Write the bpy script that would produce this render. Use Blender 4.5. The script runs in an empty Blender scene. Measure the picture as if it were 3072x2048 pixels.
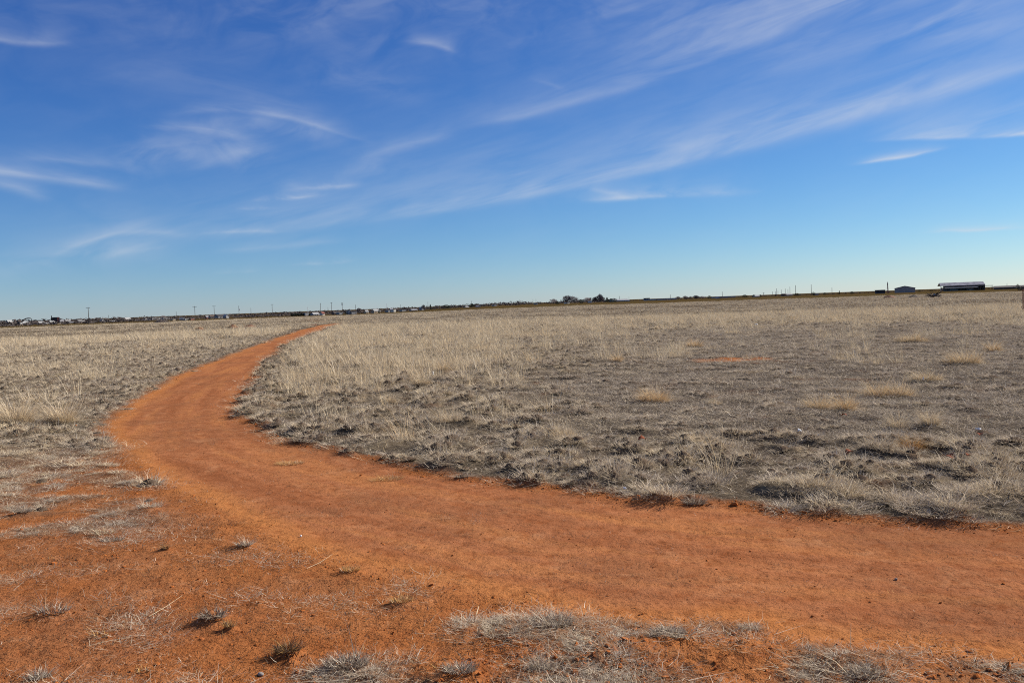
import bpy, math, random
import numpy as np
from mathutils import Vector, Matrix

random.seed(7)
rng = np.random.default_rng(11)
SC = bpy.context.scene
COL = SC.collection
R = math.radians

# ------------------------------------------------------------------ camera
FPX, PW, PH = 2660.0, 3072.0, 2048.0          # focal length and frame in photograph pixels
EYE = 1.6
HOR0, HSL = 962.0, 0.0345                      # eye level line in the photograph: y = HOR0 - HSL * x
ROLL = math.atan(HSL)
PITCH = math.atan((PH / 2 - (HOR0 - HSL * PW / 2)) * math.cos(ROLL) / FPX)
_f = Vector((0, math.cos(PITCH), -math.sin(PITCH)))
_r0 = Vector((1, 0, 0)); _u0 = Vector((0, math.sin(PITCH), math.cos(PITCH)))
_r = _r0 * math.cos(ROLL) - _u0 * math.sin(ROLL)
_u = _r0 * math.sin(ROLL) + _u0 * math.cos(ROLL)
cam = bpy.data.objects.new('camera', bpy.data.cameras.new('camera'))
COL.objects.link(cam)
cam.data.sensor_width = 36.0
cam.data.lens = 36.0 * FPX / PW
cam.data.clip_start = 0.05
cam.data.clip_end = 30000
m = Matrix((_r, _u, -_f)).transposed().to_4x4()
m.translation = Vector((0, 0, EYE))
cam.matrix_world = m
SC.camera = cam

def ray(px, py):
    """direction from the camera position towards a point of the photograph (layout survey only)"""
    d = _f + _r * ((px - PW / 2) / FPX) + _u * ((PH / 2 - py) / FPX)
    return d.normalized()

def hor(px):
    return HOR0 - HSL * px

# ------------------------------------------------------------------ light
SUN_EL, SUN_AZ = 31.0, 66.0                    # degrees; azimuth clockwise from +Y (the view direction)
SC.view_settings.view_transform = 'Standard'
SC.view_settings.look = 'None'
SC.view_settings.gamma = 1.0
SC.view_settings.use_curve_mapping = False
SC.view_settings.exposure = 0.8

sun = bpy.data.objects.new('sun', bpy.data.lights.new('sun', 'SUN'))
COL.objects.link(sun)
sun.data.energy = 5.0
sun.data.angle = R(0.53)
sun.data.color = (1.0, 0.93, 0.82)
sd = Vector((math.sin(R(SUN_AZ)) * math.cos(R(SUN_EL)), math.cos(R(SUN_AZ)) * math.cos(R(SUN_EL)), math.sin(R(SUN_EL))))
sun.rotation_euler = sd.to_track_quat('Z', 'Y').to_euler()
sun.location = (40, 20, 60)

world = bpy.data.worlds.new('World')
SC.world = world
world.use_nodes = True
wt = world.node_tree
wt.nodes.clear()

def N(t, typ, **kw):
    n = t.nodes.new(typ)
    for k, v in kw.items():
        setattr(n, k, v)
    return n

def MATH(t, op, a, b=None, c=None, clamp=False):
    n = t.nodes.new('ShaderNodeMath'); n.operation = op; n.use_clamp = clamp
    for i, v in enumerate((a, b, c)):
        if v is None: continue
        if isinstance(v, (int, float)): n.inputs[i].default_value = v
        else: t.links.new(v, n.inputs[i])
    return n.outputs[0]

def MIXC(t, fac, a, b, blend='MIX'):
    n = t.nodes.new('ShaderNodeMix'); n.data_type = 'RGBA'; n.blend_type = blend
    n.clamp_factor = True
    for s, v in ((n.inputs[0], fac), (n.inputs[6], a), (n.inputs[7], b)):
        if isinstance(v, (int, float)): s.default_value = v
        elif isinstance(v, tuple): s.default_value = v if len(v) == 4 else (*v, 1)
        else: t.links.new(v, s)
    return n.outputs[2]

def build_sky():
    t = wt
    sky = N(t, 'ShaderNodeTexSky', sky_type='NISHITA')
    sky.sun_disc = False
    sky.sun_elevation = R(SUN_EL)
    sky.sun_rotation = R(SUN_AZ)
    sky.altitude = 1300
    sky.air_density = 1.0
    sky.dust_density = 0.15
    sky.ozone_density = 3.0
    # film response of the sky: deeper blue high up, paler at the horizon (the same in every direction)
    ss = N(t, 'ShaderNodeSeparateColor'); cc = N(t, 'ShaderNodeCombineColor')
    t.links.new(sky.outputs[0], ss.inputs[0])
    for i, (k, p) in enumerate(((0.294, 1.40), (0.536, 1.20), (1.40, 0.85))):
        t.links.new(MATH(t, 'MULTIPLY', MATH(t, 'POWER', ss.outputs[i], p), k), cc.inputs[i])
    geo = N(t, 'ShaderNodeTexCoord')
    sep = N(t, 'ShaderNodeSeparateXYZ')
    nrm = N(t, 'ShaderNodeVectorMath', operation='NORMALIZE')
    t.links.new(geo.outputs['Generated'], nrm.inputs[0])
    t.links.new(nrm.outputs[0], sep.inputs[0])
    az = MATH(t, 'DEGREES', MATH(t, 'ARCTAN2', sep.outputs[0], sep.outputs[1]))
    el = MATH(t, 'DEGREES', MATH(t, 'ARCSINE', sep.outputs[2]))

    def noise(sx, sy, rot, scale, detail, rough, off=0.0, dist=0.0):
        """fibrous noise in (azimuth, elevation) degrees, long axis at angle rot"""
        c, s = math.cos(R(rot)), math.sin(R(rot))
        p = MATH(t, 'MULTIPLY', MATH(t, 'ADD', MATH(t, 'MULTIPLY', az, c), MATH(t, 'MULTIPLY', el, s)), sx)
        q = MATH(t, 'MULTIPLY', MATH(t, 'SUBTRACT', MATH(t, 'MULTIPLY', el, c), MATH(t, 'MULTIPLY', az, s)), sy)
        cb = N(t, 'ShaderNodeCombineXYZ')
        t.links.new(p, cb.inputs[0]); t.links.new(q, cb.inputs[1]); cb.inputs[2].default_value = off
        n = N(t, 'ShaderNodeTexNoise'); n.noise_dimensions = '3D'
        n.inputs['Scale'].default_value = scale; n.inputs['Detail'].default_value = detail
        n.inputs['Roughness'].default_value = rough; n.inputs['Distortion'].default_value = dist
        t.links.new(cb.outputs[0], n.inputs['Vector'])
        return n.outputs[0]
    up = noise(0.14, 0.8, 13, 1.0, 4, 0.56, 1.7, 0.4)
    dn = noise(0.14, 0.8, -9, 1.0, 4, 0.56, 5.1, 0.4)
    iso = noise(0.30, 0.55, 8, 1.0, 4, 0.55, 9.3, 0.6)
    w1 = MATH(t, 'SUBTRACT', noise(0.25, 0.6, 6, 1.0, 3, 0.5, 21.0), 0.5)
    w2 = MATH(t, 'SUBTRACT', noise(0.25, 0.6, 6, 1.0, 3, 0.5, 33.0), 0.5)
    azw = MATH(t, 'ADD', az, MATH(t, 'MULTIPLY', w1, 1.2))
    elw = MATH(t, 'ADD', el, MATH(t, 'MULTIPLY', w2, 0.42))

    def fib(x, lo, hi):
        n = N(t, 'ShaderNodeMapRange'); n.interpolation_type = 'SMOOTHSTEP'
        t.links.new(x, n.inputs[0]); n.inputs[1].default_value = lo; n.inputs[2].default_value = hi
        return n.outputs[0]
    upf, dnf, isf = fib(up, 0.10, 0.78), fib(dn, 0.10, 0.78), fib(iso, 0.26, 0.72)

    # one wisp: soft streak along a bent axis, sharper below than above
    g = bpy.data.node_groups.new('cirrus_wisp', 'ShaderNodeTree')
    for nm in ('az', 'el', 'cx', 'cy', 'cos', 'sin', 'invL', 'bend', 'invLow', 'invUp', 'amp', 'fib'):
        g.interface.new_socket(nm, in_out='INPUT', socket_type='NodeSocketFloat')
    g.interface.new_socket('a', in_out='OUTPUT', socket_type='NodeSocketFloat')
    gi = g.nodes.new('NodeGroupInput'); go = g.nodes.new('NodeGroupOutput')
    I = {s.name: s for s in gi.outputs if s.name}
    dx = MATH(g, 'SUBTRACT', I['az'], I['cx']); dy = MATH(g, 'SUBTRACT', I['el'], I['cy'])
    s_ = MATH(g, 'MULTIPLY', MATH(g, 'ADD', MATH(g, 'MULTIPLY', dx, I['cos']), MATH(g, 'MULTIPLY', dy, I['sin'])), I['invL'])
    t_ = MATH(g, 'SUBTRACT', MATH(g, 'MULTIPLY', dy, I['cos']), MATH(g, 'MULTIPLY', dx, I['sin']))
    s2 = MATH(g, 'MULTIPLY', s_, s_)
    t_ = MATH(g, 'SUBTRACT', t_, MATH(g, 'MULTIPLY', s2, I['bend']))
    pos = MATH(g, 'MULTIPLY', MATH(g, 'MAXIMUM', t_, 0.0), I['invUp'])
    neg = MATH(g, 'MULTIPLY', MATH(g, 'MINIMUM', t_, 0.0), I['invLow'])
    ex = MATH(g, 'ADD', MATH(g, 'MULTIPLY', s2, s2), MATH(g, 'ADD', pos, MATH(g, 'MULTIPLY', neg, neg)))
    a_ = MATH(g, 'POWER', 2.718, MATH(g, 'MULTIPLY', ex, -1.0))
    g.links.new(MATH(g, 'MULTIPLY', MATH(g, 'MULTIPLY', a_, I['amp']), I['fib']), go.inputs[0])

    def ae(px, py):
        d = ray(px, py)
        return math.degrees(math.atan2(d.x, d.y)), math.degrees(math.asin(d.z))
    DEG = math.degrees(1 / FPX)
    wisps = [  # x1, y1, x2, y2, bend px, lower px, upper px, strength, fibre
        (560, 712, 3160, 178, -34, 26, 105, 0.36, 0), (900, 690, 2500, 372, -20, 10, 34, 0.20, 0), (2000, 452, 3100, 190, -8, 16, 52, 0.26, 0),
        (1880, 260, 2560, 10, 10, 14, 55, 0.22, 0), (1900, 150, 3072, -160, 20, 60, 120, 0.36, 0), (2300, 190, 3080, -20, 10, 40, 60, 0.28, 0),
        (1430, 372, 1930, 240, -8, 14, 40, 0.26, 0), (1110, 462, 1345, 405, 4, 14, 22, 0.24, 0), (1020, 512, 1190, 505, 10, 18, 24, 0.22, 2),
        (590, 322, 1040, 392, 26, 8, 20, 0.46, 1), (640, 350, 1010, 400, 20, 36, 20, 0.22, 2), (470, 374, 730, 408, 12, 14, 18, 0.32, 1),
        (330, 470, 800, 460, 30, 46, 40, 0.30, 2), (560, 500, 800, 430, 0, 20, 26, 0.2, 0), (-120, 495, 330, 556, 6, 12, 20, 0.46, 1), (-60, 535, 140, 585, 4, 16, 20, 0.34, 1),
        (60, 470, 380, 505, 8, 10, 20, 0.26, 1), (-80, 108, 185, 130, -4, 8, 20, 0.42, 1), (190, 742, 510, 690, 26, 10, 20, 0.44, 0), (20, 800, 480, 740, 14, 34, 40, 0.24, 2),
        (330, 768, 480, 738, 4, 8, 14, 0.3, 0), (775, 598, 945, 588, 0, 6, 9, 0.55, 2), (860, 568, 1060, 552, 0, 8, 12, 0.44, 2), (715, 626, 810, 624, 0, 5, 7, 0.36, 2),
        (1230, 122, 1365, 150, 8, 9, 20, 0.40, 1), (940, 220, 1240, 270, 20, 40, 50, 0.13, 2), (620, 700, 820, 690, 4, 6, 10, 0.36, 2), (660, 752, 1000, 722, 0, 10, 16, 0.22, 0),
        (890, 792, 1050, 780, 0, 5, 8, 0.28, 2), (2700, 416, 3300, 384, -4, 6, 50, 0.85, 0), (2590, 490, 2820, 450, 0, 5, 8, 0.95, 0), (2810, 695, 3150, 676, 0, 5, 8, 0.8, 0),
        (1720, 598, 2260, 572, 4, 10, 22, 0.30, 2), (1800, 596, 2000, 586, 0, 6, 12, 0.34, 2), (1770, 560, 1880, 588, 0, 8, 12, 0.2, 2),
        (1800, 50, 1930, 20, 2, 14, 16, 0.16, 0), (1600, 235, 1680, 262, 2, 8, 10, 0.14, 1), (300, 200, 900, 320, 30, 60, 60, 0.10, 1), (800, 60, 1400, 30, 10, 60, 80, 0.06, 2),
        (640, 822, 760, 815, 0, 4, 6, 0.22, 2), (2740, 110, 3150, 70, 0, 30, 40, 0.24, 0),
    ]
    total = None
    for (x1, y1, x2, y2, bend, lo, hi, amp, fi) in wisps:
        (a1, e1), (a2, e2) = ae(x1, y1), ae(x2, y2)
        L = math.hypot(a2 - a1, e2 - e1) / 2
        th = math.atan2(e2 - e1, a2 - a1)
        n = N(t, 'ShaderNodeGroup'); n.node_tree = g
        t.links.new(azw, n.inputs['az']); t.links.new(elw, n.inputs['el'])
        vals = dict(cx=(a1 + a2) / 2, cy=(e1 + e2) / 2, cos=math.cos(th), sin=math.sin(th), invL=0.95 / L, bend=-bend * DEG,
                    invLow=1 / (lo * DEG), invUp=1 / (hi * DEG), amp=amp)
        if bend: vals['cy'] += bend * DEG * 0.6
        for k, v in vals.items(): n.inputs[k].default_value = v
        t.links.new((upf, dnf, isf)[fi], n.inputs['fib'])
        total = n.outputs[0] if total is None else MATH(t, 'ADD', total, n.outputs[0])
    # faint veil in view; thicker cloud added overhead to soften the blue fill light
    veil = MATH(t, 'MULTIPLY', MATH(t, 'MULTIPLY', isf, upf), MATH(t, 'ADD', 0.03, MATH(t, 'MULTIPLY', fib(el, 12.0, 32.0), 0.55)))
    amt = MATH(t, 'MINIMUM', MATH(t, 'ADD', MATH(t, 'MULTIPLY', total, 0.82), veil), 0.8)
    cloud = MIXC(t, amt, cc.outputs[0], (6.9, 7.3, 8.0, 1))
    bg = N(t, 'ShaderNodeBackground'); bg.inputs['Strength'].default_value = 0.0552
    t.links.new(cloud, bg.inputs['Color'])
    out = N(t, 'ShaderNodeOutputWorld')
    t.links.new(bg.outputs[0], out.inputs[0])
build_sky()
world.cycles.sampling_method = 'MANUAL'
world.cycles.sample_map_resolution = 256
SC.cycles.max_bounces = 4
SC.cycles.diffuse_bounces = 2
SC.cycles.use_denoising = False
SC.cycles.pixel_filter_type = 'BLACKMAN_HARRIS'
SC.cycles.filter_width = 1.05

# ------------------------------------------------------------------ numeric noise
def _hash(ix, iy, seed):
    h = (ix.astype(np.int64) * 374761393 + iy.astype(np.int64) * 668265263 + seed * 1442695041) & 0xFFFFFFFF
    h = ((h ^ (h >> 13)) * 1274126177) & 0xFFFFFFFF
    h = ((h ^ (h >> 16)) * 2246822519) & 0xFFFFFFFF
    return (h ^ (h >> 15)) & 0xFFFFFFFF

def gnoise(x, y, seed=0):
    """gradient noise, about -1..1"""
    x = np.asarray(x, float); y = np.asarray(y, float)
    ix = np.floor(x); iy = np.floor(y)
    fx = x - ix; fy = y - iy
    u = fx * fx * fx * (fx * (fx * 6 - 15) + 10); v = fy * fy * fy * (fy * (fy * 6 - 15) + 10)
    def g(dx, dy):
        a = _hash(ix + dx, iy + dy, seed) * (2 * math.pi / 4294967296.0)
        return np.cos(a) * (fx - dx) + np.sin(a) * (fy - dy)
    a = g(0, 0); b = g(1, 0); c = g(0, 1); d = g(1, 1)
    return 1.5 * ((a + (b - a) * u) + ((c + (d - c) * u) - (a + (b - a) * u)) * v)

def fbm(x, y, scale, octs=3, seed=0, gain=0.5):
    """scale in metres per wave"""
    tot = 0; amp = 1; f = 1 / scale; nrm_ = 0
    for k in range(octs):
        tot = tot + amp * gnoise(x * f + 17.3 * k, y * f - 9.1 * k, seed + k)
        nrm_ += amp; amp *= gain; f *= 2.03
    return tot / nrm_

def sstep(a, b, x):
    t = np.clip((x - a) / (b - a), 0, 1)
    return t * t * (3 - 2 * t)

# ------------------------------------------------------------------ lie of the land
_RL = ([0, 150, 250, 470, 1000, 1500, 2500, 6000, 9000], [0, 0, -.28, -1.9, -4.3, -5.5, -7, -9, -10])
_RR = ([0, 300, 650, 1000, 2000, 6000, 9000], [0, 0, -.5, -1.0, -1.6, -2.5, -3])

def far_z(x, y):
    r = np.hypot(x, y); az = np.degrees(np.arctan2(x, y))
    s = sstep(0.0, -10.0, az) if False else 1 - sstep(-10.0, 0.0, az)
    return s * np.interp(r, *_RL) + (1 - s) * np.interp(r, *_RR)

def gp(px, py):
    """place on the flat foreground seen at a point of the photograph"""
    d = ray(px, py)
    k = -EYE / d.z
    return (d.x * k, d.y * k)

def far_pt(px, py, rmin=60, rmax=2400):
    """place on the land seen at a point of the photograph"""
    d = ray(px, py); h = math.hypot(d.x, d.y)
    rr = np.geomspace(rmin, rmax, 1500)
    z = far_z(d.x / h * rr, d.y / h * rr)
    hit = np.nonzero(EYE + d.z / h * rr <= z)[0]
    r = float(rr[hit[0]]) if len(hit) else rmax
    return d.x / h * r, d.y / h * r, r

def col_at(px, D):
    d = ray(px, hor(px)); h = math.hypot(d.x, d.y)
    x, y = d.x / h * D, d.y / h * D
    return x, y, float(far_z(np.array(x), np.array(y)))

def m_per_px(D):
    return D / FPX

# outlines surveyed from the photograph, turned into ground coordinates
L_EDGE = [(1022, 971), (963, 977), (889, 996), (818, 1019), (748, 1045), (678, 1073), (608, 1099), (552, 1122), (491, 1155), (444, 1181), (398, 1209), (360, 1241), (327, 1270)]
L_IN = [(334, 1312), (421, 1391), (468, 1428), (585, 1485), (702, 1550), (850, 1620), (1000, 1680), (1250, 1745), (1600, 1815)]
LOWER = [(1835, 1852), (2000, 1872), (2160, 1862), (2264, 1867), (2340, 1906), (2455, 1922), (2592, 1940), (2820, 1955), (3072, 1975), (3700, 2010)]
R_EDGE = [(1022, 971), (982, 984), (912, 1010), (842, 1040), (804, 1078), (772, 1110), (748, 1152), (716, 1190), (702, 1227), (700, 1253), (768, 1284), (785, 1299), (838, 1334), (923, 1343), (998, 1355),
          (1030, 1368), (1104, 1378), (1189, 1396), (1240, 1420), (1321, 1430), (1450, 1447), (1695, 1472), (1779, 1490), (1952, 1518), (2046, 1511), (2228, 1525), (2378, 1551), (2547, 1565), (2729, 1575), (2934, 1580), (3072, 1594), (3700, 1660)]
PATCH_TOP = [(560, 2130), (860, 2060), (900, 2012), (984, 1996), (1180, 1968), (1297, 1954), (1367, 1898), (1438, 1851), (1600, 1851), (1742, 1846)] + LOWER
G = lambda pts: np.array([gp(*p) for p in pts])
PATH_POLY = np.concatenate([G(R_EDGE), G(LOWER)[::-1], G(L_IN)[::-1], G(L_EDGE)[::-1]])
far = lambda *a: np.array(a, float)
RIGHT_POLY = np.concatenate([G(R_EDGE), far((60, 8), (900, 100), (900, 900), (-60, 900)), far((-32, 140))])
LEFT_POLY = np.concatenate([G(L_EDGE), G([(330, 1312), (410, 1391), (450, 1440), (470, 1500), (460, 1570), (200, 1650), (-700, 1700)]), far((-60, 6), (-900, 100), (-900, 900), (-60, 900)), far((-32, 140))])
PATCH_POLY = np.concatenate([G(PATCH_TOP), far((8, 1.0), (-2.5, 1.0))])

def sdist(poly, x, y, closed=True):
    """signed distance, positive inside"""
    n = len(poly); best = np.full(x.shape, 1e9); inside = np.zeros(x.shape, bool)
    for i in range(n if closed else n - 1):
        ax, ay = poly[i]; bx, by = poly[(i + 1) % n]
        ex, ey = bx - ax, by - ay
        t = np.clip(((x - ax) * ex + (y - ay) * ey) / (ex * ex + ey * ey + 1e-12), 0, 1)
        best = np.minimum(best, (x - ax - t * ex) ** 2 + (y - ay - t * ey) ** 2)
        if closed:
            c = ((ay > y) != (by > y))
            xs = ax + (y - ay) / (by - ay + 1e-12) * ex
            inside ^= c & (x < xs)
    d = np.sqrt(best)
    return np.where(inside, d, -d) if closed else d

# centre line of the trail, for wheel streaks
_cl = G([(1010, 972), (930, 992), (800, 1045), (690, 1110), (600, 1170), (530, 1240), (500, 1300), (560, 1370), (700, 1420), (900, 1480), (1200, 1560), (1600, 1650), (2100, 1710), (2600, 1760), (3072, 1785), (3700, 1830)])
_cs = np.concatenate([[0], np.cumsum(np.hypot(*np.diff(_cl, axis=0).T))])

def trail_coords(x, y):
    best = np.full(x.shape, 1e9); al = np.zeros(x.shape); ac = np.zeros(x.shape)
    for i in range(len(_cl) - 1):
        (ax, ay), (bx, by) = _cl[i], _cl[i + 1]
        ex, ey = bx - ax, by - ay; L = math.hypot(ex, ey)
        t = np.clip(((x - ax) * ex + (y - ay) * ey) / (L * L), 0, 1)
        d = (x - ax - t * ex) ** 2 + (y - ay - t * ey) ** 2
        m_ = d < best
        best = np.where(m_, d, best); al = np.where(m_, _cs[i] + t * L, al)
        ac = np.where(m_, np.sqrt(d) * np.sign(ex * (y - ay) - ey * (x - ax)), ac)
    return al, ac

BARE_SPOT = gp(2190, 1082)
FORE_MOUNDS = [gp(px, py) + (mr, mh) for px, py, mr, mh in (
    (636, 1864, .075, .045), (690, 1886, .035, .022), (862, 1962, .060, .040), (872, 1990, .04, .025), (150, 1850, .10, .030), (70, 1545, .09, .03), (500, 1652, .04, .03), (730, 1645, .12, .03),
    (455, 1535, .13, .035), (560, 1560, .22, .035), (640, 1600, .14, .030), (1050, 1722, .09, .02), (1205, 1815, .08, .022), (770, 1810, .05, .02), (300, 1910, .05, .018),
    (1040, 2005, .16, .03), (1500, 1900, .22, .03), (1650, 1890, .2, .03), (1850, 1960, .2, .03), (2250, 1950, .2, .03), (2600, 2000, .2, .035), (1350, 2020, .15, .03))]
MOUNDS = [  # x px, base y px, width px, height px : heaps of red earth built into the land, far out on the left
]

def clump_field(x, y):
    """tussock mounds, 0 in the gaps to 1 on top"""
    c = fbm(x + 0.06 * gnoise(x * 3, y * 3, 5), y, 0.56, 2, 81, 0.5)
    return sstep(-0.12, 0.42, c)

def fields(x, y):
    """masks and height of the land at ground points"""
    x = np.asarray(x, float); y = np.asarray(y, float)
    r = np.hypot(x, y)
    near = r < 320
    dP = np.full(x.shape, -50.0); dR = np.full(x.shape, 50.0); dL = np.full(x.shape, -50.0); dB = np.full(x.shape, -50.0)
    xn, yn = x[near], y[near]
    dP[near] = sdist(PATH_POLY, xn, yn); dR[near] = sdist(RIGHT_POLY, xn, yn)
    dL[near] = sdist(LEFT_POLY, xn, yn); dB[near] = sdist(PATCH_POLY, xn, yn)
    edge = fbm(x, y, 0.55, 4, 3) * 0.16 + fbm(x, y, 0.13, 2, 8) * 0.05
    ew = np.clip(r / 14, 0.6, 1.6)
    path = sstep(-0.12, 0.16, dP + edge * 1.2)
    gr = sstep(0.0, 0.24, dR + edge * 1.5 * ew)
    T = np.interp(r, [3, 4, 6.4, 7.6, 9, 10, 12, 14], [.36, .32, .17, .07, -.02, -.12, -.35, -.9])
    lp = 0.55 * fbm(x, y, 1.5, 4, 21) + 0.85 * fbm(x * 0.55, y, 0.42, 4, 25)
    gl = sstep(-0.15, 0.35, dL + edge * 1.5) * sstep(T - 0.16, T + 0.16, lp)
    pb = fbm(x * 0.7, y, 0.42, 4, 31)
    gb = sstep(-0.05, 0.10, dB + edge) * sstep(-0.22, 0.24, pb + 0.06)
    grass = np.clip(gr + gl + gb, 0, 1)
    sp = np.hypot((x - BARE_SPOT[0]) / 1.25, (y - BARE_SPOT[1]) / 0.75) + 0.35 * fbm(x, y, 0.5, 3, 77)
    bare = 1 - sstep(0.55, 1.05, sp)
    grass = grass * (1 - bare)
    rough = np.clip(1 - path - gr, 0, 1)
    rb = sstep(-0.02, 0.12, dB + edge)
    # heights
    f1 = sstep(120, 30, r) if False else 1 - sstep(25, 120, r)
    h = far_z(x, y)
    h = h + 0.035 * fbm(x, y, 5.0, 2, 41) * (1 - np.exp(-r / 6))
    h = h + 0.10 * fbm(x, y, 38.0, 2, 42) * sstep(35, 90, r)
    bank = sstep(-0.03, 0.13, dR + edge * 1.5 * ew) * (0.30 + 0.8 * np.clip(0.5 + fbm(x, y, 0.9, 2, 55), 0, 1))
    h = h + 0.030 * bank * np.exp(-np.clip(dR, 0, None) / 6) + 0.012 * gl
    cl = clump_field(x, y)
    gz = grey_zone(x, y)
    h = h + (gr + gl * 0.5 * sstep(6, 14, r)) * f1 * (0.075 * (1 - 0.65 * gz) * cl + 0.014 * np.abs(fbm(x, y, 0.22, 2, 44)))
    h = h + rough * f1 * (0.013 * fbm(x, y, 0.30, 3, 45) + 0.006 * fbm(x, y, 0.07, 2, 46))
    h = h + rb * (0.020 * fbm(x, y, 0.22, 3, 47) + 0.010 * fbm(x, y, 0.06, 2, 48))
    al = np.zeros(x.shape); ac = np.zeros(x.shape)
    al[near], ac[near] = trail_coords(xn, yn)
    ruts = fbm(ac * 3.3, al * 0.35, 1.0, 3, 51)
    h = h + path * f1 * (0.008 * ruts + 0.006 * fbm(x, y, 0.16, 3, 52) + 0.0045 * fbm(x, y, 0.05, 2, 53))
    for (mx, my, mr, mh) in FORE_MOUNDS:
        h = h + mh * np.exp(-(((x - mx) / mr) ** 2 + ((y - my) / (mr * .8)) ** 2)) * (1 + .35 * fbm(x, y, .05, 2, 56))
    # clods thrown up along both margins of the trail
    rim = np.exp(-((dP + 0.05) / 0.16) ** 2) * f1 * (0.25 + 0.75 * np.exp(-(dR / 0.3) ** 2))
    h = h + rim * (0.005 + 0.011 * np.maximum(fbm(x, y, 0.11, 3, 54), 0))
    return dict(path=path, grass=grass, gr=gr, gl=gl, gb=gb, rb=rb, bare=bare, h=h, al=al, ac=ac, dP=dP, dR=dR, dL=dL, r=r, cl=cl, gz=gz)

# ------------------------------------------------------------------ helpers for objects
def tag(o, label=None, cat=None, group=None, kind=None):
    if label: o['label'] = label
    if cat: o['category'] = cat
    if group: o['group'] = group
    if kind: o['kind'] = kind
    return o

def np_mesh(name, verts, faces, mats=(), smooth=False):
    """faces: (n,3) or (n,4) int array"""
    me = bpy.data.meshes.new(name)
    verts = np.asarray(verts, np.float32); faces = np.asarray(faces, np.int32)
    k = faces.shape[1]
    me.vertices.add(len(verts)); me.vertices.foreach_set('co', verts.ravel())
    me.loops.add(faces.size); me.loops.foreach_set('vertex_index', faces.ravel())
    me.polygons.add(len(faces)); me.polygons.foreach_set('loop_start', np.arange(0, faces.size, k, dtype=np.int32))
    if smooth: me.polygons.foreach_set('use_smooth', np.ones(len(faces), bool))
    for m_ in mats: me.materials.append(m_)
    me.update(calc_edges=True); me.validate(clean_customdata=False)
    return me

def link(name, me, parent=None, loc=None):
    o = bpy.data.objects.new(name, me); COL.objects.link(o)
    if parent is not None: o.parent = parent
    if loc is not None: o.location = loc
    return o

def empty(name, loc, rz=0.0):
    o = bpy.data.objects.new(name, None); COL.objects.link(o)
    o.location = loc; o.rotation_euler = (0, 0, rz); o.empty_display_size = 0.1
    return o

class MB:
    """collects boxes, prisms and tubes into one mesh"""
    def __init__(self): self.v = []; self.f = []
    def add(self, vs, fs):
        b = len(self.v); self.v += [tuple(v) for v in vs]; self.f += [tuple(i + b for i in f) for f in fs]
        return self
    def box(self, c, s, rz=0.0):
        cx, cy, cz = c; hx, hy, hz = s[0] / 2, s[1] / 2, s[2] / 2
        co, si = math.cos(rz), math.sin(rz)
        vs = [(cx + x * co - y * si, cy + x * si + y * co, cz + z) for z in (-hz, hz) for x, y in ((-hx, -hy), (hx, -hy), (hx, hy), (-hx, hy))]
        return self.add(vs, [(3, 2, 1, 0), (4, 5, 6, 7), (0, 1, 5, 4), (1, 2, 6, 5), (2, 3, 7, 6), (3, 0, 4, 7)])
    def prism(self, prof, y0, y1):
        """profile in x,z extruded along y"""
        n = len(prof)
        vs = [(x, y0, z) for x, z in prof] + [(x, y1, z) for x, z in prof]
        fs = [tuple(range(n)), tuple(range(2 * n - 1, n - 1, -1))] + [(i, i + n, (i + 1) % n + n, (i + 1) % n) for i in range(n)]
        return self.add(vs, fs)
    def tube(self, pts, rads, n=6):
        pts = [Vector(p) for p in pts]; rings = []
        for i, p in enumerate(pts):
            d = (pts[min(i + 1, len(pts) - 1)] - pts[max(i - 1, 0)]).normalized()
            a = d.orthogonal().normalized(); b = d.cross(a)
            rr = rads[i] if hasattr(rads, '__len__') else rads
            rings.append([p + (a * math.cos(2 * math.pi * k / n) + b * math.sin(2 * math.pi * k / n)) * rr for k in range(n)])
        vs = [v for r_ in rings for v in r_]; fs = []
        for i in range(len(pts) - 1):
            for k in range(n):
                fs.append((i * n + k, i * n + (k + 1) % n, (i + 1) * n + (k + 1) % n, (i + 1) * n + k))
        fs.append(tuple(range(n - 1, -1, -1))); fs.append(tuple(range((len(pts) - 1) * n, len(pts) * n)))
        return self.add(vs, fs)
    def tri(self, a, b, c): return self.add([a, b, c], [(0, 1, 2)])
    def build(self, name, mat, parent=None, loc=None):
        me = bpy.data.meshes.new(name); me.from_pydata(self.v, [], self.f); me.materials.append(mat); me.update()
        return link(name, me, parent, loc)

# ------------------------------------------------------------------ materials
def new_mat(name):
    m_ = bpy.data.materials.new(name); m_.use_nodes = True
    t = m_.node_tree; b = t.nodes['Principled BSDF']
    b.inputs['Roughness'].default_value = 0.95
    b.inputs['Specular IOR Level'].default_value = 0.0
    return m_, t, b

def attr(t, name, typ='GEOMETRY'):
    n = N(t, 'ShaderNodeAttribute'); n.attribute_type = typ; n.attribute_name = name
    return n.outputs['Fac']

def tnoise(t, vec, scale, detail=3, rough=0.5, dist=0.0):
    n = N(t, 'ShaderNodeTexNoise'); n.inputs['Scale'].default_value = scale; n.inputs['Detail'].default_value = detail
    n.inputs['Roughness'].default_value = rough; n.inputs['Distortion'].default_value = dist
    if vec is not None: t.links.new(vec, n.inputs['Vector'])
    return n.outputs[0]

def ramp(t, x, lo, hi):
    n = N(t, 'ShaderNodeMapRange'); n.interpolation_type = 'SMOOTHSTEP'
    t.links.new(x, n.inputs[0]); n.inputs[1].default_value = lo; n.inputs[2].default_value = hi
    return n.outputs[0]

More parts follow.
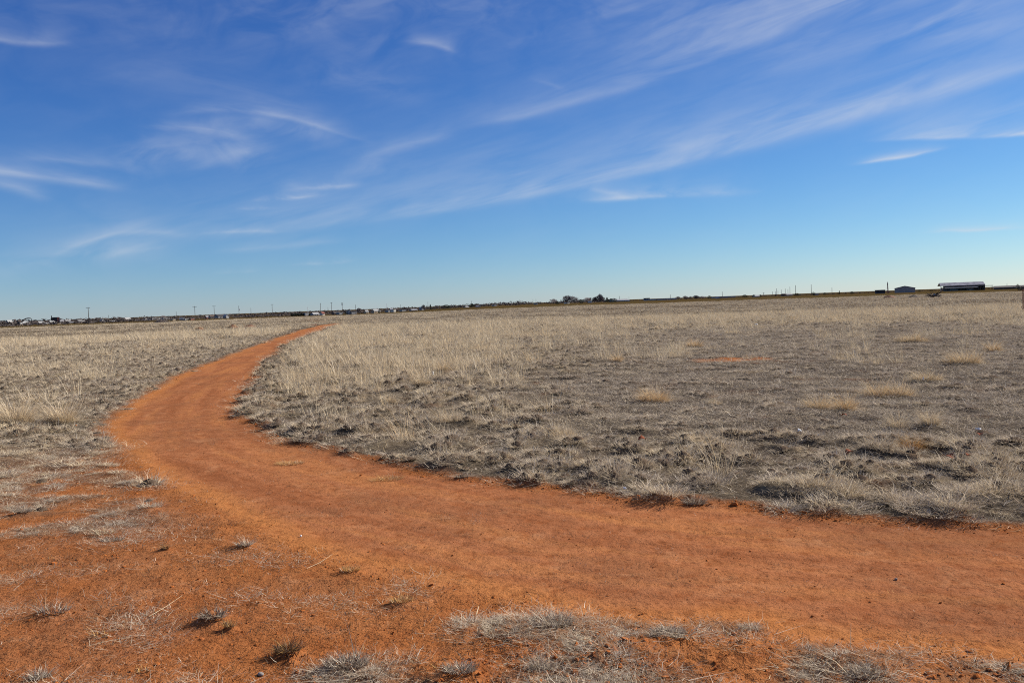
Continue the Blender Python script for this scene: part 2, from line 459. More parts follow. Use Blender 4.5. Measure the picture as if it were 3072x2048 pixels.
def plain(name, col, var=0.25, scale=3.0, rough=0.9, metal=0.0, spec=0.2):
    """weathered single colour: the tone wanders a little over the surface"""
    m_, t, b = new_mat(name)
    g = N(t, 'ShaderNodeTexCoord')
    n = tnoise(t, g.outputs['Object'], scale, 4, 0.6)
    dark = tuple(c * (1 - var) for c in col); lite = tuple(min(1, c * (1 + var)) for c in col)
    t.links.new(MIXC(t, ramp(t, n, 0.3, 0.7), dark, lite), b.inputs['Base Color'])
    b.inputs['Roughness'].default_value = rough; b.inputs['Metallic'].default_value = metal
    b.inputs['Specular IOR Level'].default_value = spec
    return m_

def ground_material():
    m_, t, b = new_mat('prairie_earth')
    geo = N(t, 'ShaderNodeNewGeometry'); P = geo.outputs['Position']
    path, grass, rub = attr(t, 'path'), attr(t, 'grass'), attr(t, 'rub')
    thatch, strip, cl = attr(t, 'thatch'), attr(t, 'strip'), attr(t, 'cl')
    al, ac = attr(t, 'along'), attr(t, 'across')
    # red earth: mottled, dark grains, and shadows of crumbs painted into the colour
    n1 = tnoise(t, P, 1.1, 4, 0.6); n2 = tnoise(t, P, 9.0, 4, 0.65); n3 = tnoise(t, P, 46.0, 3, 0.7); n4 = tnoise(t, P, 4.2, 3, 0.6)
    loose = MIXC(t, ramp(t, n1, 0.3, 0.72), (0.305, 0.107, 0.036), (0.380, 0.148, 0.052))
    packed = MIXC(t, ramp(t, n4, 0.3, 0.7), (0.315, 0.116, 0.049), (0.385, 0.155, 0.070))
    cb = N(t, 'ShaderNodeCombineXYZ')
    t.links.new(MATH(t, 'MULTIPLY', ac, 3.2), cb.inputs[0]); t.links.new(MATH(t, 'MULTIPLY', al, 0.22), cb.inputs[1])
    st = tnoise(t, cb.outputs[0], 1.0, 4, 0.6)
    packed = MIXC(t, MATH(t, 'MULTIPLY', ramp(t, st, 0.46, 0.68), 0.80), packed, (0.43, 0.175, 0.066))
    packed = MIXC(t, MATH(t, 'MULTIPLY', ramp(t, st, 0.50, 0.30), 0.45), packed, (0.205, 0.066, 0.026))
    dirt = MIXC(t, path, loose, packed)
    dirt = MIXC(t, MATH(t, 'MULTIPLY', ramp(t, tnoise(t, P, 0.55, 5, 0.62), 0.46, 0.64), 0.6), dirt, (0.235, 0.100, 0.050))
    dirt = MIXC(t, MATH(t, 'MULTIPLY', ramp(t, tnoise(t, P, 2.6, 5, 0.7, 0.6), 0.54, 0.70), 0.55), dirt, (0.43, 0.205, 0.100))
    dirt = MIXC(t, MATH(t, 'MULTIPLY', attr(t, 'dust'), 0.65), dirt, (0.47, 0.185, 0.058))
    dirt = MIXC(t, MATH(t, 'MULTIPLY', ramp(t, n2, 0.52, 0.30), 0.55), dirt, (0.225, 0.067, 0.022))
    dirt = MIXC(t, MATH(t, 'MULTIPLY', ramp(t, n3, 0.48, 0.32), MATH(t, 'SUBTRACT', 0.9, MATH(t, 'MULTIPLY', path, 0.40))), dirt, (0.10, 0.034, 0.014))
    dirt = MIXC(t, MATH(t, 'MULTIPLY', ramp(t, n3, 0.66, 0.80), 0.4), dirt, (0.46, 0.21, 0.085))
    # thatch below the standing grass
    tn = tnoise(t, P, 14.0, 5, 0.7); tw = tnoise(t, P, 0.9, 4, 0.6); tf = tnoise(t, P, 90.0, 2, 0.6)
    grey = MIXC(t, ramp(t, tn, 0.34, 0.66), (0.038, 0.030, 0.025), (0.135, 0.110, 0.088))
    tan = MIXC(t, ramp(t, tn, 0.32, 0.66), (0.095, 0.073, 0.050), (0.225, 0.178, 0.118))
    th = MIXC(t, thatch, grey, tan)
    th = MIXC(t, MATH(t, 'MULTIPLY', ramp(t, tf, 0.60, 0.72), 0.5), th, (0.36, 0.325, 0.275))
    th = MIXC(t, MATH(t, 'MULTIPLY', ramp(t, tw, 0.54, 0.74), 0.60), th, (0.20, 0.085, 0.040))
    th = MIXC(t, MATH(t, 'MULTIPLY', MATH(t, 'SUBTRACT', 1.0, cl), 0.6), th, (0.048, 0.036, 0.029))  # gaps between mounds darkened: tussock shade put into the thatch colour
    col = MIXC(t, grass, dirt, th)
    # ploughed strip and far ground
    s1 = tnoise(t, P, 0.02, 3, 0.6); s2 = tnoise(t, P, 0.3, 4, 0.6)
    fieldc = MIXC(t, ramp(t, s2, 0.3, 0.7), (0.060, 0.038, 0.016), (0.100, 0.064, 0.026))
    fieldc = MIXC(t, MATH(t, 'MULTIPLY', ramp(t, s1, 0.4, 0.65), 0.6), fieldc, (0.084, 0.070, 0.028))
    col = MIXC(t, MATH(t, 'MULTIPLY', strip, 1.0), col, fieldc)
    col = MIXC(t, 1.0, col, (0.83, 0.83, 0.83), 'MULTIPLY')
    t.links.new(col, b.inputs['Base Color'])
    bp = N(t, 'ShaderNodeBump'); bp.inputs['Strength'].default_value = 0.9; bp.inputs['Distance'].default_value = 0.019
    hh = MATH(t, 'ADD', MATH(t, 'MULTIPLY', n3, 0.5), MATH(t, 'ADD', n2, MATH(t, 'MULTIPLY', tnoise(t, P, 130.0, 2, 0.6), 0.28)))
    t.links.new(MATH(t, 'SUBTRACT', 1.0, MATH(t, 'MULTIPLY', path, 0.35)), bp.inputs['Strength']); t.links.new(hh, bp.inputs['Height']); t.links.new(bp.outputs[0], b.inputs['Normal'])
    return m_
M_GROUND = ground_material()

# ------------------------------------------------------------------ the land: one sheet, split along its kinds of ground
def build_land():
    rad = np.concatenate([np.linspace(0.35, 2.3, 10), np.geomspace(2.5, 62, 720), np.geomspace(62.8, 320, 130), np.geomspace(330, 9500, 72)])
    fine = np.arange(-48, 48.001, 0.175)
    coarse = np.arange(52, 309, 4.0)
    ang = np.radians(np.concatenate([fine, coarse]))
    nr, na = len(rad), len(ang)
    X = (rad[:, None] * np.sin(ang)[None]).ravel(); Y = (rad[:, None] * np.cos(ang)[None]).ravel()
    F = fields(X, Y)
    V = np.stack([X, Y, F['h']], 1)
    i = np.arange(nr - 1)[:, None]; j = np.arange(na)[None]
    jn = (j + 1) % na
    Q = np.stack([i * na + j, i * na + jn, (i + 1) * na + jn, (i + 1) * na + j], -1).reshape(-1, 4)[:, ::-1]
    # middle cap
    cap = len(V); V = np.concatenate([V, [[0, 0, float(F['h'][:na].mean())]]])
    r = F['r']
    az = np.degrees(np.arctan2(X, Y))
    e = 268 + 14 * gnoise(az * 0.21, az * 0 + 3.3, 5) + 10 * gnoise(az * 1.1, az * 0 + 9.3, 6) - 20 * sstep(-22, -8, -np.abs(az + 15) - 8)
    strip = sstep(-4, 6, r - e)
    al = dict(path=F['path'], grass=F['grass'] * (1 - 0.5 * np.clip(F['gl'] + F['gb'], 0, 1) * (1 - sstep(9, 14, r))), rub=F['rb'], along=F['al'], across=F['ac'], strip=strip, cl=F['cl'], dust=np.exp(-((F['dP'] - 0.10 - 0.10 * fbm(X, Y, 1.4, 2, 57)) / 0.16) ** 2) * (1 - np.exp(-(F['dR'] / 0.9) ** 2)))
    gz = grey_zone(X, Y)
    al['thatch'] = np.clip(1 - gz + 0.25 * fbm(X, Y, 2.5, 3, 61), 0, 1)
    # smooth normals of the whole sheet, so that the pieces join without a crease
    vq = V[Q]; fn = np.cross(vq[:, 1] - vq[:, 0], vq[:, 3] - vq[:, 0])
    vn = np.zeros_like(V)
    for k in range(4): np.add.at(vn, Q[:, k], fn)
    vn[cap] = (0, 0, 1)
    vn /= np.linalg.norm(vn, axis=1, keepdims=True) + 1e-12
    pm = F['path'][Q].mean(1); sm = strip[Q].mean(1)
    gm = F['grass'][Q].mean(1)
    kind = np.where(sm > 0.5, 2, np.where(pm > 0.5, 1, 0))
    for k, nm in ((0, 'ground'), (1, 'dirt_path'), (2, 'ploughed_field')):
        q = Q[kind == k]
        used, inv = np.unique(q, return_inverse=True)
        q2 = inv.reshape(q.shape)
        me = np_mesh(nm, V[used], q2, [M_GROUND], True)
        for an, arr in al.items():
            a_ = me.attributes.new(an, 'FLOAT', 'POINT')
            full = np.append(arr, 0)[used].astype(np.float32)
            a_.data.foreach_set('value', full)
        me.normals_split_custom_set_from_vertices(vn[used].astype(np.float32))
        tag(link(nm, me), kind='structure')
    tri = np.array([[cap, (jj + 1) % na, jj] for jj in range(na)])
    return F

def grey_zone(x, y):
    """where the old growth lies flat and grey instead of standing blond"""
    r = np.hypot(x, y); az = np.degrees(np.arctan2(x, y))
    n = fbm(x, y, 7.0, 3, 71); n2 = fbm(x, y, 2.2, 3, 72)
    a = sstep(-6, 12, az + 9 * n) * sstep(8.5, 12, r) * (1 - sstep(30, 62, r + 14 * n + 4 * n2))
    return np.clip(a * 1.05 + 0.25 * n2 * a, 0, 1)

LAND = build_land()

# ------------------------------------------------------------------ dry grass
def blade_material():
    m_, t, b = new_mat('dry_grass_blade')
    tone = attr(t, 'tone', 'INSTANCER'); up = attr(t, 'up'); rnd = attr(t, 'rnd'); own = attr(t, 'own')
    tone = MATH(t, 'ADD', tone, own)
    # tone: 0 grey and weathered, 1 straw, 2 bleached amber tuft, 3 dark dead stalk
    c = MIXC(t, MATH(t, 'MINIMUM', tone, 1.0, clamp=True), (0.45, 0.385, 0.315), (0.68, 0.575, 0.395))
    c = MIXC(t, MATH(t, 'SUBTRACT', tone, 1.0, clamp=True), c, (0.66, 0.39, 0.135))
    c = MIXC(t, MATH(t, 'SUBTRACT', tone, 2.0, clamp=True), c, (0.085, 0.055, 0.040))
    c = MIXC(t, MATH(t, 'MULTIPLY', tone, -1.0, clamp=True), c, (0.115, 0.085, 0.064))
    c = MIXC(t, MATH(t, 'MULTIPLY', MATH(t, 'MULTIPLY', ramp(t, rnd, 0.66, 1.0), 0.75), MATH(t, 'SUBTRACT', 2.4, tone, clamp=True)), c, (0.88, 0.80, 0.67))
    c = MIXC(t, MATH(t, 'MULTIPLY', ramp(t, rnd, 0.42, 0.0), 0.80), c, (0.22, 0.175, 0.14))
    c = MIXC(t, 1.0, c, (0.98, 0.94, 0.885), 'MULTIPLY')
    t.links.new(c, b.inputs['Base Color'])
    tr = N(t, 'ShaderNodeBsdfTranslucent'); t.links.new(c, tr.inputs['Color'])
    mx = N(t, 'ShaderNodeMixShader'); mx.inputs[0].default_value = 0.22
    out = t.nodes['Material Output']
    t.links.new(b.outputs[0], mx.inputs[1]); t.links.new(tr.outputs[0], mx.inputs[2]); t.links.new(mx.outputs[0], out.inputs[0])
    return m_
M_BLADE = blade_material()

def blades(n, rad, h, width, lean=0.6, droop=0.5, wind=0.0, seed=0, segs=3, hvar=0.4, flat=0.0, own=0.0, bend=0.0, aspect=1.0, outward=0.5):
    """n tapered ribbons rooted inside a disc; wind pushes the tips towards -X; returns verts, quads, attributes"""
    g = np.random.default_rng(seed)
    th = g.uniform(0, 2 * math.pi, n); rr = rad * np.sqrt(g.uniform(0, 1, n))
    bx = rr * np.cos(th); by = rr * np.sin(th) * aspect
    L = h * (1 - hvar + 2 * hvar * g.uniform(0, 1, n)) * (1 - 0.35 * (rr / (rad + 1e-9)) ** 2)
    dirn = th + g.normal(0, 0.9, n)
    tilt = np.abs(g.normal(lean * 0.5, lean * 0.5, n)) + outward * lean * rr / (rad + 1e-9)
    curve = g.normal(droop, droop * 0.5, n)
    side = g.normal(0, bend, n)
    cx, cy, cz = bx.copy(), by.copy(), np.zeros(n) - 0.004
    pts = [np.stack([cx, cy, cz], 1)]
    phi = g.uniform(0, 2 * math.pi, n)
    for k in range(segs):
        a = tilt + curve * (k + 0.5) / segs
        a = np.minimum(a, 1.52 if flat == 0 else 1.57)
        d2 = dirn + side * k
        dx = np.sin(a) * np.cos(d2) - wind * (0.4 + k / segs); dy = np.sin(a) * np.sin(d2); dz = np.cos(a) * (1 - flat)
        nn = np.sqrt(dx * dx + dy * dy + dz * dz) + 1e-9
        cx = cx + dx / nn * L / segs; cy = cy + dy / nn * L / segs; cz = np.maximum(cz + dz / nn * L / segs, 0.002 + 0.01 * g.uniform(0, 1, n) * (k + 1))
        pts.append(np.stack([cx, cy, cz], 1))
    w = width * g.uniform(0.6, 1.3, n)
    wx, wy = np.cos(phi), np.sin(phi)
    V = []; ups = []
    for k, p in enumerate(pts):
        ww = w * (1 - 0.85 * k / segs) * 0.5
        off = np.stack([wx * ww, wy * ww, np.zeros(n)], 1)
        V.append(p - off); V.append(p + off)
    V = np.stack(V, 1).reshape(-1, 3)                 # n * 2*(segs+1)
    q = []
    for k in range(segs):
        q.append(np.array([2 * k, 2 * k + 1, 2 * k + 3, 2 * k + 2]))
    q = np.stack(q)[None] + (np.arange(n) * 2 * (segs + 1))[:, None, None]
    rnd = np.repeat(g.uniform(0, 1, n), 2 * (segs + 1))
    upv = np.tile(np.repeat(np.linspace(0, 1, segs + 1), 2), n)
    return V, q.reshape(-1, 4), rnd, upv, np.full(len(V), own)

def blade_mesh(name, parts, mat=None):
    vs, qs, rn, up, ow = [], [], [], [], []; b = 0
    for V, q, r_, u_, o_ in parts:
        vs.append(V); qs.append(q + b); rn.append(r_); up.append(u_); ow.append(o_); b += len(V)
    me = np_mesh(name, np.concatenate(vs), np.concatenate(qs), [mat or M_BLADE])
    for nm, arr in (('rnd', rn), ('up', up), ('own', ow)):
        a_ = me.attributes.new(nm, 'FLOAT', 'POINT'); a_.data.foreach_set('value', np.concatenate(arr).astype(np.float32))
    return me

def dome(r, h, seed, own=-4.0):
    """low matted core, added to blacken tussock shadows, as quads in the blade format"""
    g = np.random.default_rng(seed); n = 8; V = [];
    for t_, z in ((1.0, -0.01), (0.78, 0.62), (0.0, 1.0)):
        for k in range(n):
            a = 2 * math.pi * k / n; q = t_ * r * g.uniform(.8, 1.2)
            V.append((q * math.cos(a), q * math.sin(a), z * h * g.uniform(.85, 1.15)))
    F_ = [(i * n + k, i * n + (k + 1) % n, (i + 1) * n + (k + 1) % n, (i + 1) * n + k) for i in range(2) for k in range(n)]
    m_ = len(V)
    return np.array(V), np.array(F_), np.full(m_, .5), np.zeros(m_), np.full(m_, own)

def shift(part, dx, dy, dz=0.0):
    V = part[0].copy(); V += (dx, dy, dz)
    return (V,) + part[1:]

def kit(name, meshes):
    """patterns the scattered growth is copied from; they are not part of the scene themselves"""
    c = bpy.data.collections.new(name)
    for i, me in enumerate(meshes):
        c.objects.link(bpy.data.objects.new('%s_%02d' % (name, i), me))
    return c

def scatter(name, coll, pos, rot, scl, idx, tone):
    me = bpy.data.meshes.new(name)
    n = len(pos)
    me.vertices.add(n); me.vertices.foreach_set('co', np.asarray(pos, np.float32).ravel())
    for an, typ, arr, key in (('rot', 'FLOAT_VECTOR', rot, 'vector'), ('scl', 'FLOAT_VECTOR', scl, 'vector'), ('pick', 'INT', idx, 'value'), ('tone', 'FLOAT', tone, 'value')):
        a_ = me.attributes.new(an, typ, 'POINT')
        a_.data.foreach_set(key, np.asarray(arr, np.int32 if typ == 'INT' else np.float32).ravel())
    o = link(name, me)
    tag(o, kind='stuff')
    g = bpy.data.node_groups.new(name, 'GeometryNodeTree')
    g.interface.new_socket('Geometry', in_out='INPUT', socket_type='NodeSocketGeometry')
    g.interface.new_socket('Geometry', in_out='OUTPUT', socket_type='NodeSocketGeometry')
    gi = g.nodes.new('NodeGroupInput'); go = g.nodes.new('NodeGroupOutput')
    ci = g.nodes.new('GeometryNodeCollectionInfo'); ci.inputs['Collection'].default_value = coll
    ci.inputs['Separate Children'].default_value = True; ci.inputs['Reset Children'].default_value = True
    ip = g.nodes.new('GeometryNodeInstanceOnPoints'); ip.inputs['Pick Instance'].default_value = True
    def na(nm, typ):
        n_ = g.nodes.new('GeometryNodeInputNamedAttribute'); n_.data_type = typ; n_.inputs['Name'].default_value = nm
        return n_.outputs['Attribute']
    er = g.nodes.new('FunctionNodeEulerToRotation')
    g.links.new(na('rot', 'FLOAT_VECTOR'), er.inputs[0])
    g.links.new(gi.outputs[0], ip.inputs['Points']); g.links.new(ci.outputs[0], ip.inputs['Instance'])
    g.links.new(na('pick', 'INT'), ip.inputs['Instance Index'])
    g.links.new(er.outputs[0], ip.inputs['Rotation']); g.links.new(na('scl', 'FLOAT_VECTOR'), ip.inputs['Scale'])
    g.links.new(ip.outputs[0], go.inputs[0])
    md = o.modifiers.new('growth', 'NODES'); md.node_group = g
    return o

def sector(n, r0, r1, power, amax=46.0, seed=0):
    """n points in the wedge of land before the camera; density falls as r**-power"""
    g = np.random.default_rng(seed)
    u = g.uniform(0, 1, n)
    k = 2 - power
    r = (r0 ** k + u * (r1 ** k - r0 ** k)) ** (1 / k) if abs(k) > 1e-6 else r0 * (r1 / r0) ** u
    a = np.radians(g.uniform(-amax, amax, n))
    return r * np.sin(a), r * np.cos(a), g

CLEAR = [gp(px, py) + (max(.30, .62 * w * math.hypot(*gp(px, py)) / FPX),) for px, py, w in ((1960, 1212, 90), (2453, 1234, 76), (2536, 1240, 50), (2664, 1196, 120), (2779, 1152, 86), (2893, 1100, 94), (2981, 1056, 34), (2736, 1031, 94),
         (1170, 1216, 34), (2692, 1294, 60), (2792, 1294, 64), (2084, 1045, 48), (1853, 1089, 30), (2734, 1354, 60), (1330, 1124, 48), (1345, 1292, 110))]
def open_ground(x, y):
    """false next to the big single tufts, where the rest of the growth keeps back"""
    ok = np.ones(x.shape, bool)
    for cx, cy, r in CLEAR: ok &= ((x - cx) / r) ** 2 + ((y - cy + .25 * r) / (r * 1.15)) ** 2 > 1
    return ok

def grow():
    # ---- low matted tussocks
    K = []
    for s in range(13):
        base = blades(125, 0.070, 0.084, 0.0036, lean=0.75, droop=1.15, wind=0.10, seed=100 + s, hvar=0.40, bend=0.25, outward=1.3)
        fill = blades(26, 0.13, 0.060, 0.0038, lean=1.3, droop=0.9, wind=0.05, seed=140 + s, hvar=0.5, bend=0.3)
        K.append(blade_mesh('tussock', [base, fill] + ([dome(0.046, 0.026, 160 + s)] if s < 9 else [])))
    kc = kit('tussock_kit', K)
    x, y, g = sector(74000, 2.6, 62, 1.25, seed=1)
    F = fields(x, y)
    gz = grey_zone(x, y)
    clump = F['cl']
    big = fbm(x, y, 6.0, 2, 82)
    keep = g.uniform(0, 1, len(x)) < np.clip(F['grass'], 0, 1) * np.clip(0.10 + 0.95 * clump + 0.15 * big - 0.50 * gz * (F['r'] > 10), 0.03, 1)
    keep &= open_ground(x, y) & ((x - BARE_SPOT[0]) ** 2 / 1.3 + (y - BARE_SPOT[1] + .5) ** 2 > 1.0) & (F['grass'] > 0.2) & ((F['gb'] < 0.3) | (g.uniform(0, 1, len(x)) < 0.75))
    x, y = x[keep], y[keep]; h = F['h'][keep]; r = F['r'][keep]; gz = gz[keep]; clump = clump[keep]; lf = F['gl'][keep] + F['gb'][keep]
    n = len(x)
    s = np.clip(g.lognormal(0.02, 0.34, n), .4, 1.7) * (0.92 + 0.012 * np.clip(r, 0, 60)) * np.where(lf > 0.3, 0.50 + 0.5 * sstep(6, 14, r), 1)
    sz = s * np.clip(0.50 + 0.85 * clump, 0.4, 1.6) * (1 - 0.55 * gz) * np.where(lf > 0.3, 0.34 + 0.66 * sstep(6, 14, r), 1)
    tone = np.clip(0.26 + 0.30 * clump + 0.30 * fbm(x, y, 3.5, 2, 83) + g.normal(0, 0.28, n) - 0.50 * gz - 0.45 * (lf > .3) * (1 - sstep(7, 12, r)), -0.8, 1.1)
    scatter('dry_grass', kc, np.stack([x, y, h], 1), np.stack([g.normal(0, .1, n), g.normal(0, .1, n), g.uniform(-0.7, 0.7, n)], 1),
            np.stack([s, s, sz], 1), np.where(((lf > 0.3) & (r < 12)) | (r < 7.5), g.integers(9, 13, n), g.integers(0, 9, n)), tone)
    print('tussocks', n)
    # ---- standing blond stems leaning down-wind
    K = []
    for s in range(7):
        st = blades(20, 0.11, 0.40, 0.0052, lean=0.28, droop=0.30, wind=0.30, seed=200 + s, hvar=0.45, bend=0.10, own=0.12)
        bs = blades(40, 0.09, 0.15, 0.0028, lean=0.7, droop=0.6, wind=0.15, seed=240 + s, hvar=0.4)
        K.append(blade_mesh('stems', [st, bs]))
    kc = kit('standing_stem_kit', K)
    x, y, g = sector(57000, 8, 80, 0.9, seed=2)
    F = fields(x, y); gz = grey_zone(x, y)
    pt = fbm(x, y, 3.2, 3, 91) + 0.6 * fbm(x, y, 0.8, 2, 92)
    az = np.degrees(np.arctan2(x, y)); r = F['r']
    dens = sstep(-0.02, 0.45, pt + 0.28 * sstep(14, 26, r) - 0.50 * gz - 0.25 * (r < 12) - 0.40 * F['gl'] * (r < 60)) * sstep(0.45, 1.2, np.maximum(F['dR'], F['dL'] * 0.8))
    keep = (g.uniform(0, 1, len(x)) < dens * F['grass']) & (F['grass'] > 0.5) & open_ground(x, y)
    x, y, h, r, gz = x[keep], y[keep], F['h'][keep], r[keep], gz[keep]; n = len(x)
    s = g.lognormal(-0.25, 0.30, n); wd = 1 + 0.012 * r
    scatter('standing_dry_grass', kc, np.stack([x, y, h], 1), np.stack([g.normal(0, .1, n), g.normal(0, .08, n), g.normal(0, 0.5, n)], 1),
            np.stack([s * wd, s * wd, s], 1), g.integers(0, len(K), n), np.clip(0.85 + g.normal(0, 0.18, n), 0.3, 1.4))
    print('stems', n)
    # ---- farther out: whole patches, coarser blades
    K = []
    for s in range(6):
        a_ = blades(70, 0.50, 0.17, 0.012, lean=0.8, droop=0.7, wind=0.15, seed=300 + s, segs=2, hvar=0.5)
        b_ = blades(12, 0.5, 0.32, 0.010, lean=0.3, droop=0.3, wind=0.30, seed=340 + s, segs=2, hvar=0.4, own=0.25)
        K.append(blade_mesh('patch', [a_, b_, dome(0.22, 0.055, 360 + s)]))
    kc = kit('far_patch_kit', K)
    x, y, g = sector(52000, 45, 285, 1.0, seed=3)
    F = fields(x, y); gz = grey_zone(x, y); r = F['r']
    pt = fbm(x, y, 9.0, 3, 95); band = fbm(x * 0.35, y, 16.0, 2, 96)
    keep = (g.uniform(0, 1, len(x)) < np.clip(0.46 + 0.8 * pt + 0.55 * band, 0.06, 1) * F['grass'] * (1 - 0.5 * gz)) & (F['grass'] > 0.6)
    x, y, h, r = x[keep], y[keep], F['h'][keep], r[keep]; pt = pt[keep]; band = band[keep]; n = len(x)
    s = g.lognormal(0, 0.3, n) * (0.75 + 0.0038 * r)
    sz = (0.55 + 0.5 * np.clip(0.5 + pt, 0, 1)) * g.lognormal(0, 0.2, n) * np.where(r < 60, 0.6, 1)
    scatter('far_dry_grass', kc, np.stack([x, y, h], 1), np.stack([np.zeros(n), np.zeros(n), g.uniform(-0.8, 0.8, n)], 1),
            np.stack([s, s, sz], 1), g.integers(0, len(K), n), np.clip(0.62 + 0.35 * pt + 0.3 * band + g.normal(0, 0.18, n), 0, 1.2))
    print('far', n)
    # ---- fallen straw lying flat
    K = []
    for s in range(6):
        a_ = blades(34, 0.22, 0.12, 0.0032, lean=1.9, droop=0.15, wind=0.0, seed=400 + s, segs=2, hvar=0.7, bend=0.5, own=0.15, flat=0.88)
        K.append(blade_mesh('straw', [a_]))
    kc = kit('fallen_straw_kit', K)
    x, y, g = sector(110000, 2.8, 48, 1.1, seed=4)
    F = fields(x, y); gz = grey_zone(x, y); r = F['r']
    pb = fbm(x * 0.6, y, 0.5, 4, 97)
    dens = (1 - .8 * F['bare']) * F['gr'] * (0.22 + 0.42 * gz) + F['gl'] * 0.65 + F['gb'] * 0.5 + 0.75 * sstep(-0.06, 0.45, pb) * (1 - F['path']) * (1 - F['gr']) + 0.50 * sstep(-0.15, 0.4, pb) * F['rb']
    keep = g.uniform(0, 1, len(x)) < dens * (1 - F['path'] * 0.97)
    x, y, h, r, gz = x[keep], y[keep], F['h'][keep], r[keep], gz[keep]; n = len(x)
    s = g.lognormal(-0.1, 0.3, n) * (0.85 + 0.022 * r) * np.where(F['gr'][keep] > .3, 1, .62)
    scatter('fallen_straw', kc, np.stack([x, y, h + 0.006], 1), np.stack([g.normal(0, .06, n), g.normal(0, .06, n), g.uniform(-3.1, 3.1, n)], 1),
            np.stack([s, s, s * 1.2], 1), g.integers(0, len(K), n), np.clip(0.45 - 0.50 * gz - 0.35 * (r < 9) + g.normal(0, 0.42, n), -0.8, 1))
    print('straw', n)

def earth_material():
    m_, t, b = new_mat('earth_clod')
    g = N(t, 'ShaderNodeNewGeometry'); oi = N(t, 'ShaderNodeObjectInfo')
    c = MIXC(t, tnoise(t, g.outputs['Position'], 30.0, 3), (0.25, 0.076, 0.023), (0.38, 0.130, 0.037))
    c = MIXC(t, MATH(t, 'MULTIPLY', ramp(t, oi.outputs['Random'], 0.75, 1.0), 0.6), c, (0.20, 0.075, 0.035))
    t.links.new(c, b.inputs['Base Color'])
    return m_
M_CLOD = earth_material()

def clod_mesh(seed, sub=1):
    import bmesh
    bm = bmesh.new(); bmesh.ops.create_icosphere(bm, subdivisions=sub, radius=1.0)
    g = random.Random(seed)
    for v in bm.verts:
        v.co *= g.uniform(0.65, 1.25)
        v.co.z *= 0.62
    me = bpy.data.meshes.new('clod'); bm.to_mesh(me); bm.free(); me.materials.append(M_CLOD)
    return me

def clods():
    kc = kit('clod_kit', [clod_mesh(s) for s in range(6)])
    x, y, g = sector(135000, 2.8, 36, 1.5, amax=45, seed=9)
    F = fields(x, y)
    pn = fbm(x, y, 0.7, 3, 111)
    rim = np.exp(-((F['dP'] + 0.04) / 0.14) ** 2) * (0.12 + 0.88 * np.exp(-(F['dR'] / 0.3) ** 2))
    d = (1 - F['gr']) * (0.10 + 0.55 * sstep(0, 0.6, pn)) * (1 - 0.72 * F['path']) + 0.8 * rim + 0.7 * F['rb'] * sstep(-0.1, 0.4, pn)
    keep = g.uniform(0, 1, len(x)) < d
    x, y, h, r, rim, rb, pt = x[keep], y[keep], F['h'][keep], F['r'][keep], rim[keep], F['rb'][keep], F['path'][keep]; n = len(x)
    s = np.clip(g.lognormal(-5.55, 0.50, n), 0.0016, 0.018) * (1 + 0.5 * rim + 0.35 * rb - 0.2 * pt) * (0.9 + 0.02 * r)
    scatter('earth_clods', kc, np.stack([x, y, h + s * 0.15], 1), np.stack([g.normal(0, .4, n), g.normal(0, .4, n), g.uniform(-3, 3, n)], 1),
            np.stack([s * g.uniform(.8, 1.5, n), s, s], 1), g.integers(0, 6, n), np.zeros(n))
    print('clods', n)
clods()
grow()

def debris():
    """crumbs of dead root and stalk strewn over the red earth"""
    K = [blade_mesh('crumb', [blades(9, 0.10, 0.030, 0.0042, lean=1.9, droop=0.2, seed=500 + s, segs=2, hvar=0.8, bend=0.7, flat=0.8)]) for s in range(6)]
    kc = kit('crumb_kit', K)
    x, y, g = sector(64000, 2.8, 30, 1.45, amax=45, seed=12)
    F = fields(x, y)
    pn = fbm(x * 0.7, y, 0.6, 4, 121)
    st = fbm(F['ac'] * 2.0, F['al'] * 0.3, 1.0, 3, 51)
    d = (1 - F['gr']) * (0.12 + 0.6 * sstep(-0.05, 0.45, pn)) * (1 - 0.55 * F['path'] * sstep(.1, -.3, -st))
    keep = g.uniform(0, 1, len(x)) < d
    x, y, h, r = x[keep], y[keep], F['h'][keep], F['r'][keep]; n = len(x)
    s = np.minimum(g.lognormal(-0.30, 0.4, n), 1.3) * (0.80 + 0.015 * r) * (1 - .35 * F['path'][keep])
    scatter('dead_plant_crumbs', kc, np.stack([x, y, h + 0.003], 1), np.stack([g.normal(0, .1, n), g.normal(0, .1, n), g.uniform(-3.1, 3.1, n)], 1),
            np.stack([s, s, s], 1), g.integers(0, 6, n), np.where(g.uniform(0, 1, n) < .85, 2.9, -.8) + g.normal(0, .2, n))
    print('crumbs', n)
debris()

# ------------------------------------------------------------------ single tufts, leaves, stalks and stones one can point at
def gh(x, y):
    return float(fields(np.array([x]), np.array([y]))['h'][0])

def own_tone(me_parts, tone):
    out = []
    for k, p in enumerate(me_parts):
        nb = int((np.diff(p[3]) < 0).sum()) + 1; per = len(p[0]) // nb
        wob = np.repeat(np.random.default_rng(k + len(p[0])).normal(0, .32, nb), per)
        out.append((p[0], p[1], p[2], p[3], np.full(len(p[0]), tone) + p[4] + wob))
    return out

